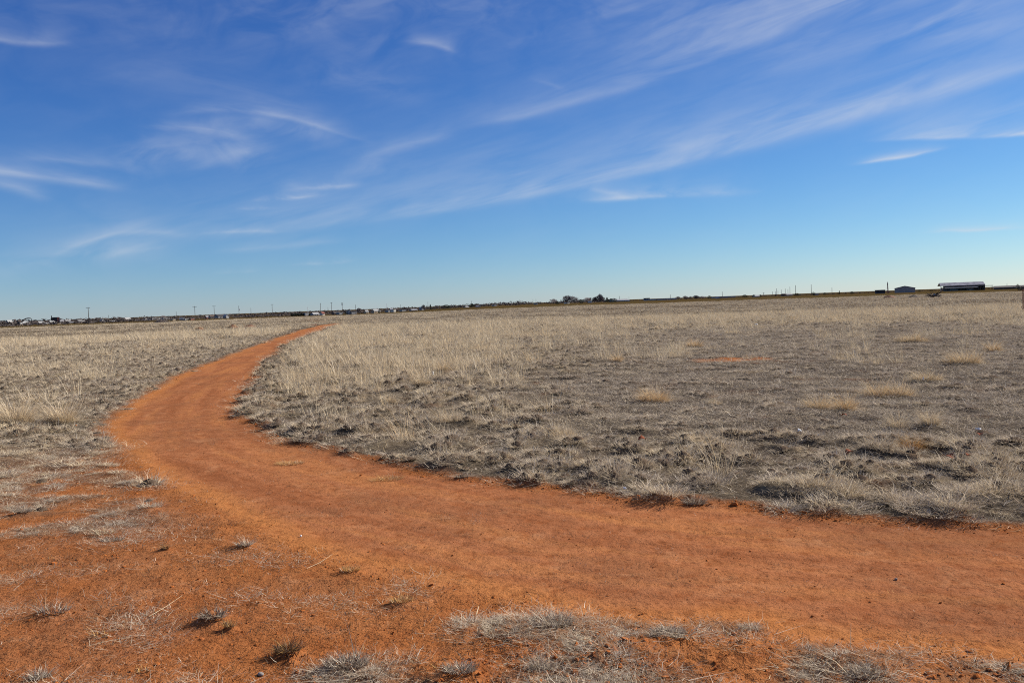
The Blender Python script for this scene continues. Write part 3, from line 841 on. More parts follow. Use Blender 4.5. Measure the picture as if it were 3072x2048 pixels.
def tuft(px, py, wpx, hpx, tone, label, stems=0, n=260, width=0.0032, lean=0.9, droop=0.7, stem_h=0.4, seed=0, two=False, name='grass_tuft', dark_core=False, wind=0.12, stem_tone=None, aspect=0.55):
    """a tuft of the size and in the place where the photograph shows it"""
    x, y = gp(px, py); D = math.hypot(x, y)
    w = wpx * m_per_px(D); h = hpx * m_per_px(D) * (1.75 if D > 9 and tone > .85 else 1.3 if D > 9 else 1.0)
    fore = D < 8
    if fore and tone < 1: tone -= .30
    if D > 9 and tone > .85: n = int(n * 2.2)
    wd = max(width * (1.25 if fore else 1), 0.00030 * D); n = int(n * (.6 if fore else 1)); hv = .65 if fore else .35
    parts = []
    cs = [(-w * 0.24, 0.0), (w * 0.26, 0.02)] if two else [(0.0, 0.0)]
    for k, (cx, cy) in enumerate(cs):
        rr = w * (0.27 if two else 0.42)
        p = blades(n // len(cs), rr, h * 1.05, wd, lean=lean, droop=droop, wind=wind, seed=seed * 7 + k + 900, hvar=hv, aspect=aspect, bend=0.2)
        q = blades(n // (2 * len(cs)), rr * 1.05, h * 0.62, wd, lean=lean * 1.5, droop=droop, wind=wind, seed=seed * 7 + k + 930, hvar=0.4, aspect=aspect, bend=0.2)
        parts += own_tone([shift(p, cx, cy), shift(q, cx, cy)], tone)
    o = link(name, blade_mesh(name, parts))
    o.location = (x, y, gh(x, y))
    tag(o, label, 'grass tuft' if name == 'grass_tuft' else 'dead plant')
    if stems:
        st = blades(stems, w * 0.30, stem_h, wd * 0.9, lean=0.22, droop=0.25, wind=0.42 if wind > 0 else 0.02, seed=seed + 777, hvar=0.3, bend=0.06)
        link('seed_stems', blade_mesh('seed_stems', own_tone([st], 0.9 if stem_tone is None else stem_tone)), o)
    return o

TUFTS = [
    # amber tufts out in the flat grey growth
    dict(px=1960, py=1207, wpx=88, hpx=34, tone=1.45, label='bright amber dense tuft in mid field with pale stems leaning left and a dark shadow', stems=26, stem_h=.42, n=520, aspect=.8),
    dict(px=2453, py=1230, wpx=74, hpx=30, tone=1.2, label='amber tuft with thin tall stems, left one of a close pair', stems=22, stem_h=.36, n=420),
    dict(px=2536, py=1236, wpx=46, hpx=38, tone=1.35, label='narrow amber tuft, right one of a close pair', stems=12, stem_h=.34, n=340),
    dict(px=2664, py=1190, wpx=118, hpx=34, tone=1.2, label='wide two-humped amber tuft in the grey growth', two=True, n=760),
    dict(px=2779, py=1147, wpx=84, hpx=24, tone=0.95, label='low wide pale tuft just behind the two-humped amber tuft', n=420),
    dict(px=2893, py=1096, wpx=92, hpx=32, tone=1.1, label='broad flat-bottomed amber tuft far right, standing above dark flat growth', stems=14, stem_h=.34, n=480),
    dict(px=2981, py=1054, wpx=30, hpx=24, tone=1.3, label='small orange tuft near the right edge of the picture', n=200),
    dict(px=2736, py=1028, wpx=92, hpx=20, tone=1.05, label='long low tuft far out in the dark flat growth', n=400),
    dict(px=1170, py=1213, wpx=30, hpx=22, tone=0.9, label='small round ball-like pale tuft near the bend of the path', n=240),
    dict(px=1083, py=1209, wpx=26, hpx=18, tone=0.7, label='low rounded grey tuft left of the ball-like tuft', n=200),
    dict(px=2692, py=1290, wpx=50, hpx=44, tone=.75, label='upright yellowish tuft in the right field, left one of two tall ones', stems=14, stem_h=.36, n=300, lean=.5, wind=.05),
    dict(px=2792, py=1288, wpx=52, hpx=50, tone=.8, label='upright yellowish tuft in the right field, right one of two tall ones', stems=16, stem_h=.40, n=320, lean=.5, wind=.05),
    dict(px=2084, py=1042, wpx=44, hpx=20, tone=1.3, label='small amber tuft with a dark shadow beyond the mid field', n=240),
    dict(px=1853, py=1086, wpx=26, hpx=20, tone=1.3, label='tiny amber tuft standing left of the bare red spot', n=160),
    dict(px=2246, py=1078, wpx=34, hpx=16, tone=0.6, label='small dark tuft at the right end of the bare red spot', n=200),
    dict(px=2734, py=1350, wpx=56, hpx=34, tone=2.35, label='dark rust brown tuft among grey tussocks near the path', n=320),
    dict(px=2640, py=1362, wpx=90, hpx=42, tone=0.3, label='large grey tussock with a black shaded side, left of the rust brown tuft', n=520),
    dict(px=2145, py=1220, wpx=40, hpx=24, tone=0.8, label='small tuft with a bent stem right of the bright amber tuft', stems=10, stem_h=.35, n=220),
    dict(px=180, py=1276, wpx=74, hpx=50, tone=0.95, label='fanned straw tuft at the left field margin, above the bare earth', stems=26, stem_h=.34, n=420),
    dict(px=46, py=1272, wpx=110, hpx=56, tone=0.95, label='wide bank of tall straw grass at the left picture edge', stems=40, stem_h=.40, n=520),
    dict(px=1330, py=1120, wpx=44, hpx=30, tone=1.0, label='bright straw tuft with tall stems in the middle of the field', stems=24, stem_h=.55, n=320),
    dict(px=1262, py=1168, wpx=56, hpx=26, tone=0.95, label='leaning straw tuft nearer than the bright one in mid field', stems=26, stem_h=.55, n=320),
    dict(px=1345, py=1285, wpx=110, hpx=40, tone=0.85, label='wide swept-over tussock throwing a long dark shadow', stems=26, stem_h=.5, n=620),
    dict(px=1100, py=1310, wpx=70, hpx=30, tone=0.8, label='wispy tuft with upright stems close to the path bank', stems=26, stem_h=.45, n=320),
    dict(px=1690, py=1325, wpx=90, hpx=34, tone=0.9, label='loose straw tussock in front of the mid field with stems leaning left', stems=20, stem_h=.40, n=420),
    dict(px=2880, py=1340, wpx=60, hpx=30, tone=0.5, label='grey tussock beside two rust coloured leaves', n=320),
    dict(px=3010, py=1440, wpx=100, hpx=46, tone=0.45, label='big shaggy tussock at the right edge with a black hollow', n=620),
    dict(px=2700, py=1520, wpx=100, hpx=50, tone=0.55, label='tall grey tussock on the path bank with a deep black shadow', n=620),
    dict(px=2085, py=1515, wpx=70, hpx=34, tone=-0.4, label='dark bristly tuft overhanging the red path bank', n=420),
    # foreground, on the bare red earth
    dict(px=160, py=1850, wpx=100, hpx=34, tone=-0.35, label='grey sprawling tuft with two tall thin stems on bare earth, lower left', stems=3, stem_h=.20, n=150, wind=.0, lean=1.2, stem_tone=.8),
    dict(px=640, py=1868, wpx=84, hpx=34, tone=-0.55, label='half buried grass mound with a black shaded left side', n=300, lean=1.3),
    dict(px=688, py=1888, wpx=40, hpx=24, tone=2.6, label='small black spidery tuft touching the half buried mound', n=90, lean=1.2, name='dead_tuft'),
    dict(px=862, py=1968, wpx=84, hpx=44, tone=2.85, label='crumbly dark brown clump on the earth near the bottom', n=320, lean=1.2, name='dead_tuft'),
    dict(px=70, py=1545, wpx=52, hpx=26, tone=-0.3, label='dense grey cushion tuft on earth at the left', n=260, lean=1.1),
    dict(px=450, py=1532, wpx=76, hpx=26, tone=0.5, label='pale straw tuft at the end of a grassy streak beside the path', n=240),
    dict(px=735, py=1650, wpx=56, hpx=26, tone=0.4, label='yellowish flattened tuft right beside the path margin', n=180),
    dict(px=498, py=1655, wpx=22, hpx=16, tone=2.7, label='little black stub with a hollow beside it, on bare earth', n=70, name='dead_tuft'),
    dict(px=300, py=1912, wpx=58, hpx=28, tone=2.4, label='dead star-shaped sprig with one upright prong', n=46, lean=1.3, name='dead_tuft'),
    dict(px=430, py=2012, wpx=42, hpx=22, tone=2.5, label='dead splayed sprig at the bottom left', n=40, lean=1.3, name='dead_tuft'),
    dict(px=338, py=1624, wpx=70, hpx=18, tone=-0.3, label='flat grey mat of grass on the earth above the lower left tufts', n=220, lean=1.4),
    dict(px=120, py=2030, wpx=60, hpx=34, tone=-0.3, label='grey tuft cut by the bottom edge of the picture at the left', n=200),
    dict(px=1040, py=2010, wpx=150, hpx=36, tone=-0.35, label='dark matted grass clump at the left tip of the foreground patch', n=460, lean=1.2),
    dict(px=1066, py=1985, wpx=30, hpx=18, tone=0.8, label='pair of thin upright stems rising from the foreground patch', stems=4, stem_h=.17, n=40, wind=.0, stem_tone=.8),
    dict(px=1650, py=1885, wpx=170, hpx=40, tone=0.2, label='pale bristly strip of short grass at the top of the foreground patch', n=760, lean=.7),
    dict(px=2000, py=1905, wpx=120, hpx=34, tone=0.1, label='short grey bristly tuft right of the pale strip in the foreground', n=420),
    dict(px=1050, py=1722, wpx=66, hpx=20, tone=2.2, label='low brown crust of dead grass lying on the path shoulder', n=150, lean=1.4, name='dead_tuft'),
    dict(px=1205, py=1812, wpx=74, hpx=24, tone=2.2, label='brown tangle of dead roots nearer than the path shoulder crust', n=170, lean=1.4, name='dead_tuft'),
    dict(px=1160, py=1437, wpx=110, hpx=26, tone=2.05, label='brown flattened tangle at the upper side of the path', n=260, lean=1.4, name='dead_tuft'),
    dict(px=870, py=1390, wpx=90, hpx=14, tone=2.0, label='thin scrap of dead grass lying in the bend of the path', n=120, lean=1.5, name='dead_tuft'),
    dict(px=1620, py=2000, wpx=80, hpx=50, tone=-0.1, label='curled grey tuft in the middle of the foreground patch', stems=5, stem_h=.14, n=220, wind=.0),
    dict(px=1380, py=2030, wpx=110, hpx=40, tone=-0.2, label='tangled grey tuft at the bottom edge below the pale strip', n=300),
    dict(px=2600, py=2035, wpx=120, hpx=40, tone=-0.3, label='ragged dark tuft at the bottom edge, right of centre', n=300),
]
for i, kw in enumerate(TUFTS):
    tuft(seed=i + 1, **kw)

M_LEAF = plain('dead_leaf', (0.27, 0.072, 0.027), 0.3, 30)
M_SCRAP = plain('white_scrap', (0.78, 0.77, 0.74), 0.08, 40)
M_STONE = plain('pale_stone', (0.24, 0.21, 0.19), 0.2, 40)
M_STALK = plain('straw_stalk', (0.50, 0.38, 0.24), 0.2, 30)

def leaf(px, py, wpx, label, rz):
    x, y = gp(px, py); w = wpx * m_per_px(math.hypot(x, y))
    g = random.Random(int(px)); n = 6; mb = MB(); vs = []; fs = []
    for k in range(n + 1):                          # lobed blade, curled along its midrib
        t_ = k / n; half = (0.10 + 0.42 * math.sin(math.pi * min(1, t_ * 1.02)) * (1 if k % 2 else 0.66)) * w
        z = 0.25 * w * math.sin(math.pi * t_) + 0.02
        for s_, dz in ((-1, 0.30), (0, 0), (1, 0.38)):
            vs.append(((t_ - 0.5) * w, s_ * half, z + dz * abs(s_) * half))
    for lay, dz in ((0, 0.0), (1, -0.003)):
        for k in range(n):
            for j in range(2):
                a = k * 3 + j; q = (a, a + 1, a + 4, a + 3)
                fs.append(tuple(i + lay * len(vs) for i in (q if lay == 0 else q[::-1])))
    mb.add(vs + [(a, b, c - 0.003) for a, b, c in vs], fs)
    o = mb.build('dead_leaf', M_LEAF, loc=(x, y, gh(x, y) + 0.05)); o.rotation_euler = (g.uniform(-.4, .4), g.uniform(-.3, .3), rz)
    tag(o, label, 'leaf', 'rust coloured leaves caught in the grass')
    mb = MB(); mb.tube([(w * 0.5, 0, 0.02), (w * 0.66, 0.02, 0.04), (w * 0.8, 0.03, 0.03)], 0.0025, 4)
    mb.build('leaf_stalk', M_LEAF, o)
leaf(2549, 1378, 24, 'rust coloured curled leaf on grey tussocks, left of the others', 0.4)
leaf(2853, 1396, 26, 'rust coloured leaf lying between tussocks, larger of two side by side', 1.9)
leaf(2904, 1394, 16, 'small rust coloured leaf, right one of two side by side', 0.9)
leaf(2533, 1270, 14, 'small rust coloured leaf below the narrow amber tuft', 2.3)
leaf(2941, 1328, 18, 'rust coloured leaf near the right edge beside a grey tussock', 1.2)
leaf(1926, 1345, 24, 'flat red brown leaf near the front of the mid field', 0.2)

def scrap(px, py, wpx, hpx, label, mat, name, cat, seed):
    import bmesh
    x, y = gp(px, py); k = m_per_px(math.hypot(x, y)); g = random.Random(seed)
    bm = bmesh.new(); bmesh.ops.create_icosphere(bm, subdivisions=2, radius=0.5)
    for v in bm.verts:
        f = 1 + 0.35 * g.uniform(-1, 1) * (1 if name != 'pebble' else 0.25)
        v.co = Vector((v.co.x * wpx * k * f, v.co.y * wpx * k * 0.7 * f, (v.co.z + 0.35) * hpx * k * f))
    me = bpy.data.meshes.new(name); bm.to_mesh(me); bm.free(); me.materials.append(mat)
    if name == 'pebble':
        for p in me.polygons: p.use_smooth = True
    o = link(name, me); o.location = (x, y, gh(x, y) + (0.03 if name != 'pebble' else 0)); o.rotation_euler.z = g.uniform(0, 3)
    tag(o, label, cat)
scrap(2398, 1322, 12, 12, 'small bright white scrap in grey grass near the front of the field', M_SCRAP, 'litter_scrap', 'litter', 1)
scrap(2268, 977, 13, 6, 'white flat scrap far out in the blond grass', M_SCRAP, 'litter_scrap', 'litter', 2)
scrap(2935, 1303, 14, 9, 'white crumpled scrap near the right edge above a grey tussock', M_SCRAP, 'litter_scrap', 'litter', 3)
scrap(1299, 1136, 8, 14, 'pale upright scrap beside the bright straw tuft in mid field', M_SCRAP, 'litter_scrap', 'litter', 4)
scrap(2770, 1150, 5, 8, 'tiny white scrap under the low wide pale tuft', M_SCRAP, 'litter_scrap', 'litter', 5)
scrap(782, 2020, 24, 10, 'rounded grey pebble with a white glint on bare earth near the bottom', M_STONE, 'pebble', 'pebble', 6)
scrap(1875, 1487, 12, 8, 'white chip lying on the edge of the path bank', M_SCRAP, 'stone_chip', 'stone', 7)
scrap(2688, 1736, 9, 7, 'tiny pale stone out on the smooth path', M_STONE, 'pebble', 'pebble', 8)
scrap(903, 1612, 7, 6, 'tiny white stone on the path shoulder at the left', M_SCRAP, 'pebble', 'pebble', 9)
scrap(1980, 1222, 5, 10, 'short pale stub standing in front of the bright amber tuft', M_STALK, 'plant_stub', 'dead plant', 10)

def stalk(pts, rad, label):
    ps = []
    for px, py, dz in pts:
        x, y = gp(px, py); ps.append(Vector((x, y, gh(x, y) + dz + rad)))
    o0 = ps[0].copy(); rad *= 0.55
    mb = MB(); mb.tube([p - o0 for p in ps], [rad * (1 - 0.5 * i / (len(ps) - 1)) for i in range(len(ps))], 5)
    o = mb.build('dead_stalk', M_STALK, loc=o0)
    tag(o, label, 'stalk', 'loose dead stalks lying about')
stalk([(448, 1852, .004), (500, 1828, .01), (548, 1806, .03)], .0030, 'pale straight stalk on bare earth left of the half buried mound')
stalk([(921, 1710, .003), (960, 1695, .008), (996, 1677, .02)], .0030, 'thin pale stalk beside the brown crust on the path shoulder')
stalk([(1862, 1972, .01), (1880, 1958, .05), (1905, 1952, .06), (1911, 1940, .11)], .0026, 'curled grey stalk arching over the foreground patch')
stalk([(1429, 1850, .003), (1437, 1838, .03)], .0060, 'short thick pale stick at the top of the foreground patch')
stalk([(1475, 1950, .01), (1520, 1948, .02), (1556, 1950, .01)], .0040, 'pale stalk lying level across the foreground patch')
stalk([(1400, 1372, .03), (1430, 1362, .04), (1462, 1348, .05)], .0050, 'long bleached stalk lying in the grass behind the path bank')
stalk([(2210, 1336, .05), (2160, 1344, .06), (2110, 1362, .04)], .0050, 'bleached curving stalk lying on grey tussocks in the right field')
stalk([(390, 1915, .004), (330, 1928, .008), (262, 1946, .01)], .0030, 'dark level stalk on bare earth near the star-shaped sprig')
stalk([(1647, 2010, .01), (1648, 1985, .05), (1647, 1972, .09)], .0026, 'single upright white stem in the foreground patch')
stalk([(2552, 1945, .005), (2553, 1930, .06), (2554, 1925, .09)], .0024, 'single upright white stem at the near path margin')

# ------------------------------------------------------------------ utility poles, masts
M_POLE = plain('weathered_pole_wood', (0.085, 0.068, 0.058), 0.25, 2)
M_STEEL = plain('galvanised_steel', (0.30, 0.31, 0.33), 0.15, 2, rough=0.6)
M_PALE = plain('pale_steel', (0.52, 0.50, 0.50), 0.15, 2)

def top_z(px, py, D):
    d = ray(px, py); h = math.hypot(d.x, d.y)
    return EYE + d.z / h * D

def pole(px, base, top, label, arms=1, group=None, H=10.5, thick=1.0, can=False, arm_w=2.6, rz=0.0, mat=None):
    D = min(max(H * FPX / max(base - top, 4), 330), 2300)
    x, y, z = col_at(px, D)
    z -= 0.3
    hgt = max(top_z(px, top, D) - z, 2.0)
    root = empty('utility_pole', (x, y, z), rz)
    tag(root, label, 'utility pole', group)
    r0 = 0.17 * thick * max(1, D / 700)
    mb = MB(); mb.tube([(0, 0, 0), (0, 0, hgt)], [r0, r0 * 0.72], 7); mb.build('pole', mat or M_POLE, root)
    for k in range(arms):
        zc = hgt - 0.5 - 1.3 * k
        mb = MB(); mb.box((0, -r0, zc), (arm_w * (1 - .12 * k), 0.14 * max(1, D / 700), 0.16 * max(1, D / 700))); arm = mb.build('crossarm', M_POLE, root)
        for sx in (-0.45, 0.0, 0.45) if k == 0 else (-0.42, 0.42):
            mb = MB(); mb.tube([(sx * arm_w, -r0, zc + .08), (sx * arm_w, -r0, zc + .34)], [.06, .04], 5); mb.build('insulator', M_STEEL, arm)
    if can:
        for sx in ((-0.5, 0.5) if arms > 1 else (0.42,)):
            mb = MB(); mb.tube([(sx, -0.1, hgt - 3.6), (sx, -0.1, hgt - 2.4)], [.32, .32], 8); mb.build('transformer', M_STEEL, root)
    return root

RP = 'poles along the skyline'
pole(266, 973, 921, 'tallest wooden utility pole with one crossarm, alone at the far left', 1, RP, arm_w=2.3, thick=1.1)
pole(585, 957, 918, 'utility pole with one crossarm, left one of two close together at the left', 1, RP, H=9)
pole(643, 949, 916.5, 'utility pole with one crossarm, right one of two close together at the left', 1, RP, H=9)
pole(717, 951, 917, 'utility pole without crossarm carrying one transformer can, over the red earth heaps', 0, RP, H=9, can=True)
pole(817, 937, 912, 'utility pole with a wide crossarm left of the long dark hedge', 1, RP, H=9)
pole(962, 931, 909, 'slim utility pole with a short crossarm above the wedge shaped white building', 1, RP, H=9, arm_w=1.2)
pole(995, 934, 906.5, 'utility pole with one crossarm left of the double armed transformer pole', 1, RP, H=9, arm_w=2.0)
pole(1027, 928, 907, 'utility pole with two crossarms and a pair of transformer cans', 2, RP, H=9.5, can=True, arm_w=2.8)
pole(1067, 929, 914, 'short plain pole right of the double armed transformer pole', 0, RP, H=8)
pole(326, 953, 945, 'short faint pole right of the tallest pole at the far left', 0, RP, H=7, thick=.8)
pole(529, 947, 934, 'thin bare pole left of the two close poles', 0, RP, H=9, thick=.8)
pole(753, 938.5, 923.5, 'thin bare pole between the transformer pole and the wide crossarm pole', 0, RP, H=9, thick=.8)
pole(984, 931, 921, 'stub of a thin pole between two crossarm poles', 0, RP, H=7, thick=.8)
pole(1202, 921, 913.5, 'little thin pole over the low roofs in the middle distance', 0, RP, H=7, thick=.7)
pole(1284, 918, 905, 'thin pole beside the dark pointed tree in the middle distance', 0, RP, H=9, thick=.8)
pole(1415, 913, 902.5, 'thin pole rising behind the dark rounded tree', 0, RP, H=9, thick=.8)
pole(1558, 906, 899, 'short thin pole on top of the wooded rise', 0, RP, H=7, thick=.8)
pole(1599, 910, 897, 'very thin mast, left one of two between the woods and the bare trees', 0, RP, H=10, thick=.55)
pole(1608, 910, 896, 'very thin mast, right one of two between the woods and the bare trees', 0, RP, H=10, thick=.55)
pole(1859, 898, 888, 'thin pole first to the right of the dark evergreens', 0, RP, H=9, thick=.9)
pole(1887, 897, 889, 'faint thin pole second to the right of the dark evergreens', 0, RP, H=8, thick=.6)
pole(2011, 896, 883.5, 'bare pole left of the row of low round trees', 0, RP, H=9)
pole(2167, 891, 874.4, 'tall bare pole right of the row of low round trees', 0, RP, H=10)
pole(2291, 888, 877, 'pole with a long crossarm left of the receding row of poles', 1, RP, H=9, arm_w=5.0)
for px, b, t_, w_ in ((2318, 886, 874.5, 'short first pole at the left end'), (2326, 886, 873.6, 'short second pole from the left'), (2330, 886, 865, 'taller third pole from the left'), (2334, 885, 871.7, 'short pole close behind the taller third one'),
                      (2344, 885, 868.8, 'middling pole, fourth from the right end'), (2356, 884, 865.5, 'third pole from the right end'), (2364, 884, 867, 'second pole from the right end, shorter than its neighbours'), (2370, 887, 860, 'last and tallest slender pole at the right end')):
    pole(px, b, t_, w_ + ' of the dense pole row', 0, 'dense row of bare poles', H=11, thick=.9)
pole(2387, 886, 855.4, 'tall bare pole at the near end of the dense pole row', 0, RP, H=11, thick=1.05)
pole(2434, 886, 852.5, 'tallest bare pole on the right half of the skyline', 0, RP, H=11.5, thick=1.1)
pole(2496, 878, 862, 'single bare pole left of the dark box shed', 0, RP, H=9)
pole(3021, 858, 850, 'short pole behind the long low building at the far right', 0, RP, H=7, thick=.8)

def lattice(px, base, top, label, D, wid, mat, name, cat, head=None):
    x, y, z = col_at(px, D); z -= .3; h = top_z(px, top, D) - z
    root = empty(name, (x, y, z)); tag(root, label, cat)
    for sx in (-1, 1):
        for sy in (-1, 1):
            mb = MB(); mb.tube([(sx * wid, sy * wid, 0), (sx * wid * .22, sy * wid * .22, h * .97)], [.11, .07], 4); mb.build('leg', mat, root)
    mb = MB()
    for k in range(9):
        f0, f1 = k / 9, (k + 1) / 9
        w0, w1 = wid * (1 - .78 * f0), wid * (1 - .78 * f1)
        for (a, b) in (((-1, -1), (1, -1)), ((1, -1), (1, 1)), ((1, 1), (-1, 1)), ((-1, 1), (-1, -1))):
            mb.tube([(a[0] * w0, a[1] * w0, h * f0), (b[0] * w1, b[1] * w1, h * f1)], .05, 3)
    o = mb.build('bracing', mat, root); o['kind'] = 'stuff'
    if head:
        mb = MB(); mb.box((0, 0, h * .80), (head, head * .7, head * 1.4)); mb.build('equipment_box', mat, root)
        mb = MB(); mb.tube([(0, 0, h * .95), (0, 0, h)], .09, 5); mb.build('antenna', mat, root)
M_REDSTEEL = plain('faded_red_steel', (0.24, 0.12, 0.12), 0.2, 2)
lattice(2663, 876, 845.5, 'slim pinkish lattice mast with a box near its top, beside the grey gabled shed', 640, 0.42, M_REDSTEEL, 'lattice_mast', 'mast', .55)
lattice(923, 935, 921, 'faint lattice pylon far behind the long dark hedge', 2100, 1.6, M_PALE, 'pylon', 'pylon')
lattice(1160, 924, 911, 'pale lattice pylon over the low roofs in the middle distance', 2000, 1.5, M_PALE, 'pylon', 'pylon')

# ------------------------------------------------------------------ buildings
PAINT = {k: plain('paint_' + k, c, .14, .8) for k, c in dict(white=(.25, .245, .24), cream=(.58, .53, .44), grey=(.31, .26, .235), brick=(.27, .10, .075), dark=(.055, .05, .05), tan=(.40, .31, .21), blue=(.25, .27, .29), brown=(.16, .11, .085)).items()}
ROOF = {k: plain('roof_' + k, c, .16, .8) for k, c in dict(white=(.30, .30, .295), grey=(.22, .22, .235), dark=(.06, .055, .055), red=(.22, .085, .065), brown=(.11, .08, .065)).items()}
M_GLASS = plain('dark_window', (0.03, 0.035, 0.045), .1, 1, rough=0.2, spec=0.5)
M_DOOR = plain('door_paint', (0.20, 0.17, 0.15), .1, 2)

def building(name, label, cat, px, top, wpx, D, wall, roof, form='gable', group=None, rz=0.0, depth=None, eave=0.62, windows=2, base_drop=0.4, door=True, rise_min=0):
    x, y, z = col_at(px, D); z -= base_drop
    H = max(top_z(px, top, D) - z, 2.2)
    W = wpx * m_per_px(D)
    dp = depth or max(5.0, min(W * .7, 14))
    az = math.atan2(x, y)
    root = empty(name, (x, y, z), -az + rz); tag(root, label, cat, group)
    he = H * eave if form != 'flat' else H - .25
    mb = MB()
    if form == 'gable_end':                                   # gable faces the viewer
        prof = [(-W / 2, 0), (W / 2, 0), (W / 2, he), (0, H), (-W / 2, he)]
        mb.prism(prof, -dp / 2, dp / 2); mb.build('wall', PAINT[wall], root)
        for s_ in (-1, 1):
            rb = MB(); a = (0, H + .02); b = (s_ * (W / 2 + .35), he - .1)
            rb.prism([a, b, (b[0], b[1] + .16), (a[0], a[1] + .16)][::(-1 if s_ > 0 else 1)], -dp / 2 - .3, dp / 2 + .3); rb.build('roof', ROOF[roof], root)
    elif form == 'gable':                                     # ridge across the view
        prof = [(-dp / 2, 0), (dp / 2, 0), (dp / 2, he), (0, H), (-dp / 2, he)]
        mb.prism(prof, -W / 2, W / 2); mb.v = [(b, a, c) for a, b, c in mb.v]; mb.f = [f[::-1] for f in mb.f]; mb.build('wall', PAINT[wall], root)
        for s_ in (-1, 1):
            rb = MB(); a = (0, H + .02); b = (s_ * (dp / 2 + .4), he - .12)
            rb.prism([a, b, (b[0], b[1] + .16), (a[0], a[1] + .16)], -W / 2 - .3, W / 2 + .3); rb.v = [(q, p, c) for p, q, c in rb.v]; rb.build('roof', ROOF[roof], root)
    else:
        mb.box((0, 0, he / 2), (W, dp, he)); mb.build('wall', PAINT[wall], root)
        rb = MB(); rb.box((0, 0, he + .125), (W + .4, dp + .4, .24)); rb.build('roof', ROOF[roof], root)
    if windows and W > 5:
        for k in range(windows):
            wx = (-.5 + (k + .6) / (windows + .4)) * W * .9
            wb = MB(); wb.box((wx, -dp / 2 - .02, he * .58), (1.1, .08, min(1.2, he * .4))); wb.build('window', M_GLASS, root)
    if door and W > 4:
        db = MB(); db.box((W * .32, -dp / 2 - .03, min(1.05, he * .42)), (1.0, .08, min(2.1, he * .84))); db.build('door', M_DOOR, root)
    return root

# the farmyard at the right
building('gabled_shed', 'plain grey metal shed with its gable end towards the field, right of the mast', 'shed', 2714.5, 858.3, 51, 640, 'grey', 'grey', 'gable_end', eave=.72, windows=0, door=False, depth=18)
building('box_shed', 'low black flat roofed box shed with a light right end, left of the mast', 'shed', 2640, 869.5, 23, 600, 'dark', 'dark', 'flat', windows=0, door=False, depth=6, rz=.12)
building('long_low_building', 'long low dark building at the far right edge of the picture', 'building', 3050, 856.5, 104, 700, 'dark', 'dark', 'gable', eave=.6, windows=3)

def hay_barn():
    D = 640; px = 2883
    x, y, z = col_at(px, D); z -= .4
    k = m_per_px(D)
    root = empty('pole_barn', (x, y, z), -math.atan2(x, y) + 0.16)
    tag(root, 'large open pole barn with a grey metal roof, low front lean-to and open left bay', 'barn')
    W = 107 * k; H = top_z(2900, 846.5, D) - z; he = H * .66; dp = 13.0; low = H * .40; front = 5.5
    M_R = plain('barn_roof_metal', (.24, .225, .225), .30, .35, rough=.42, metal=.25, spec=.5)
    M_W = plain('barn_wall_metal', (.26, .245, .245), .15, .5)
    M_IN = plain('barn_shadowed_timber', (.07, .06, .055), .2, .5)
    for s_ in (-1, 1):
        for j in range(9):                                    # roof sheets, one panel each
            x0 = -W / 2 + j * W / 9; x1 = x0 + W / 9 - .05
            rb = MB(); a = (0, H); b = (s_ * (dp / 2 + .3), he)
            rb.prism([a, b, (b[0], b[1] + .12), (a[0], a[1] + .12)], x0, x1); rb.v = [(q, p, c + (.02 if j % 2 else 0)) for p, q, c in rb.v]; rb.build('roof_panel', M_R, root)
    lb = MB(); lb.prism([(-dp / 2, low + .42), (-dp / 2 - front, low), (-dp / 2 - front, low + .13), (-dp / 2, low + .55)], -W / 2 + 2, W / 2 - 5)
    lb.v = [(q, p, c) for p, q, c in lb.v]; lb.build('lean_to_roof', M_R, root)
    lb = MB(); lb.box((-1.5, -dp / 2 - front - .06, low + .12), (W - 7, .10, .34)); lb.build('eave_trim', PAINT['cream'], root)
    wb = MB(); wb.box((W * .06, dp / 2 - .1, he / 2), (W * .86, .12, he)); wb.build('back_wall', M_W, root)
    wb = MB(); wb.box((W * .05, -dp / 2, (he + low + .6) / 2), (W * .86 - .4, .12, he - low - .6)); wb.build('front_fascia', M_IN, root)
    gb = MB(); gb.prism([(-dp / 2 + .2, 0), (dp / 2 - .2, 0), (dp / 2 - .2, he - .1), (0, H - .12), (-dp / 2 + .2, he - .1)], W / 2 - .3, W / 2 - .12)
    gb.v = [(q, p, c) for p, q, c in gb.v]; gb.build('gable_wall', M_W, root)
    for j in range(8):
        px_ = -W / 2 + .2 + j * (W - .6) / 7
        pb = MB(); pb.box((px_, -dp / 2 + .15, he / 2), (.26, .26, he)); pb.build('post', M_PALE if j == 0 else M_IN, root)
        if 0 < j < 7:
            pb = MB(); pb.box((px_, -dp / 2 - front + .15, low / 2), (.2, .2, low)); pb.build('post', M_IN, root)
    sb = MB(); sb.prism([(-2.6, low + .9), (2.6, low + .7), (2.6, low + .84), (-2.6, low + 1.04)], W / 2 + .1, W / 2 + 5.2); sb.v = [(q, p, c) for p, q, c in sb.v]; sb.build('side_roof', M_R, root)
    for yy in (-2.3, 2.3):
        pb = MB(); pb.box((W / 2 + 4.9, yy, (low + .7) / 2), (.18, .18, low + .7)); pb.build('post', M_IN, root)
    return x, y, z, root
_bx, _by, _bz, _barn = hay_barn()
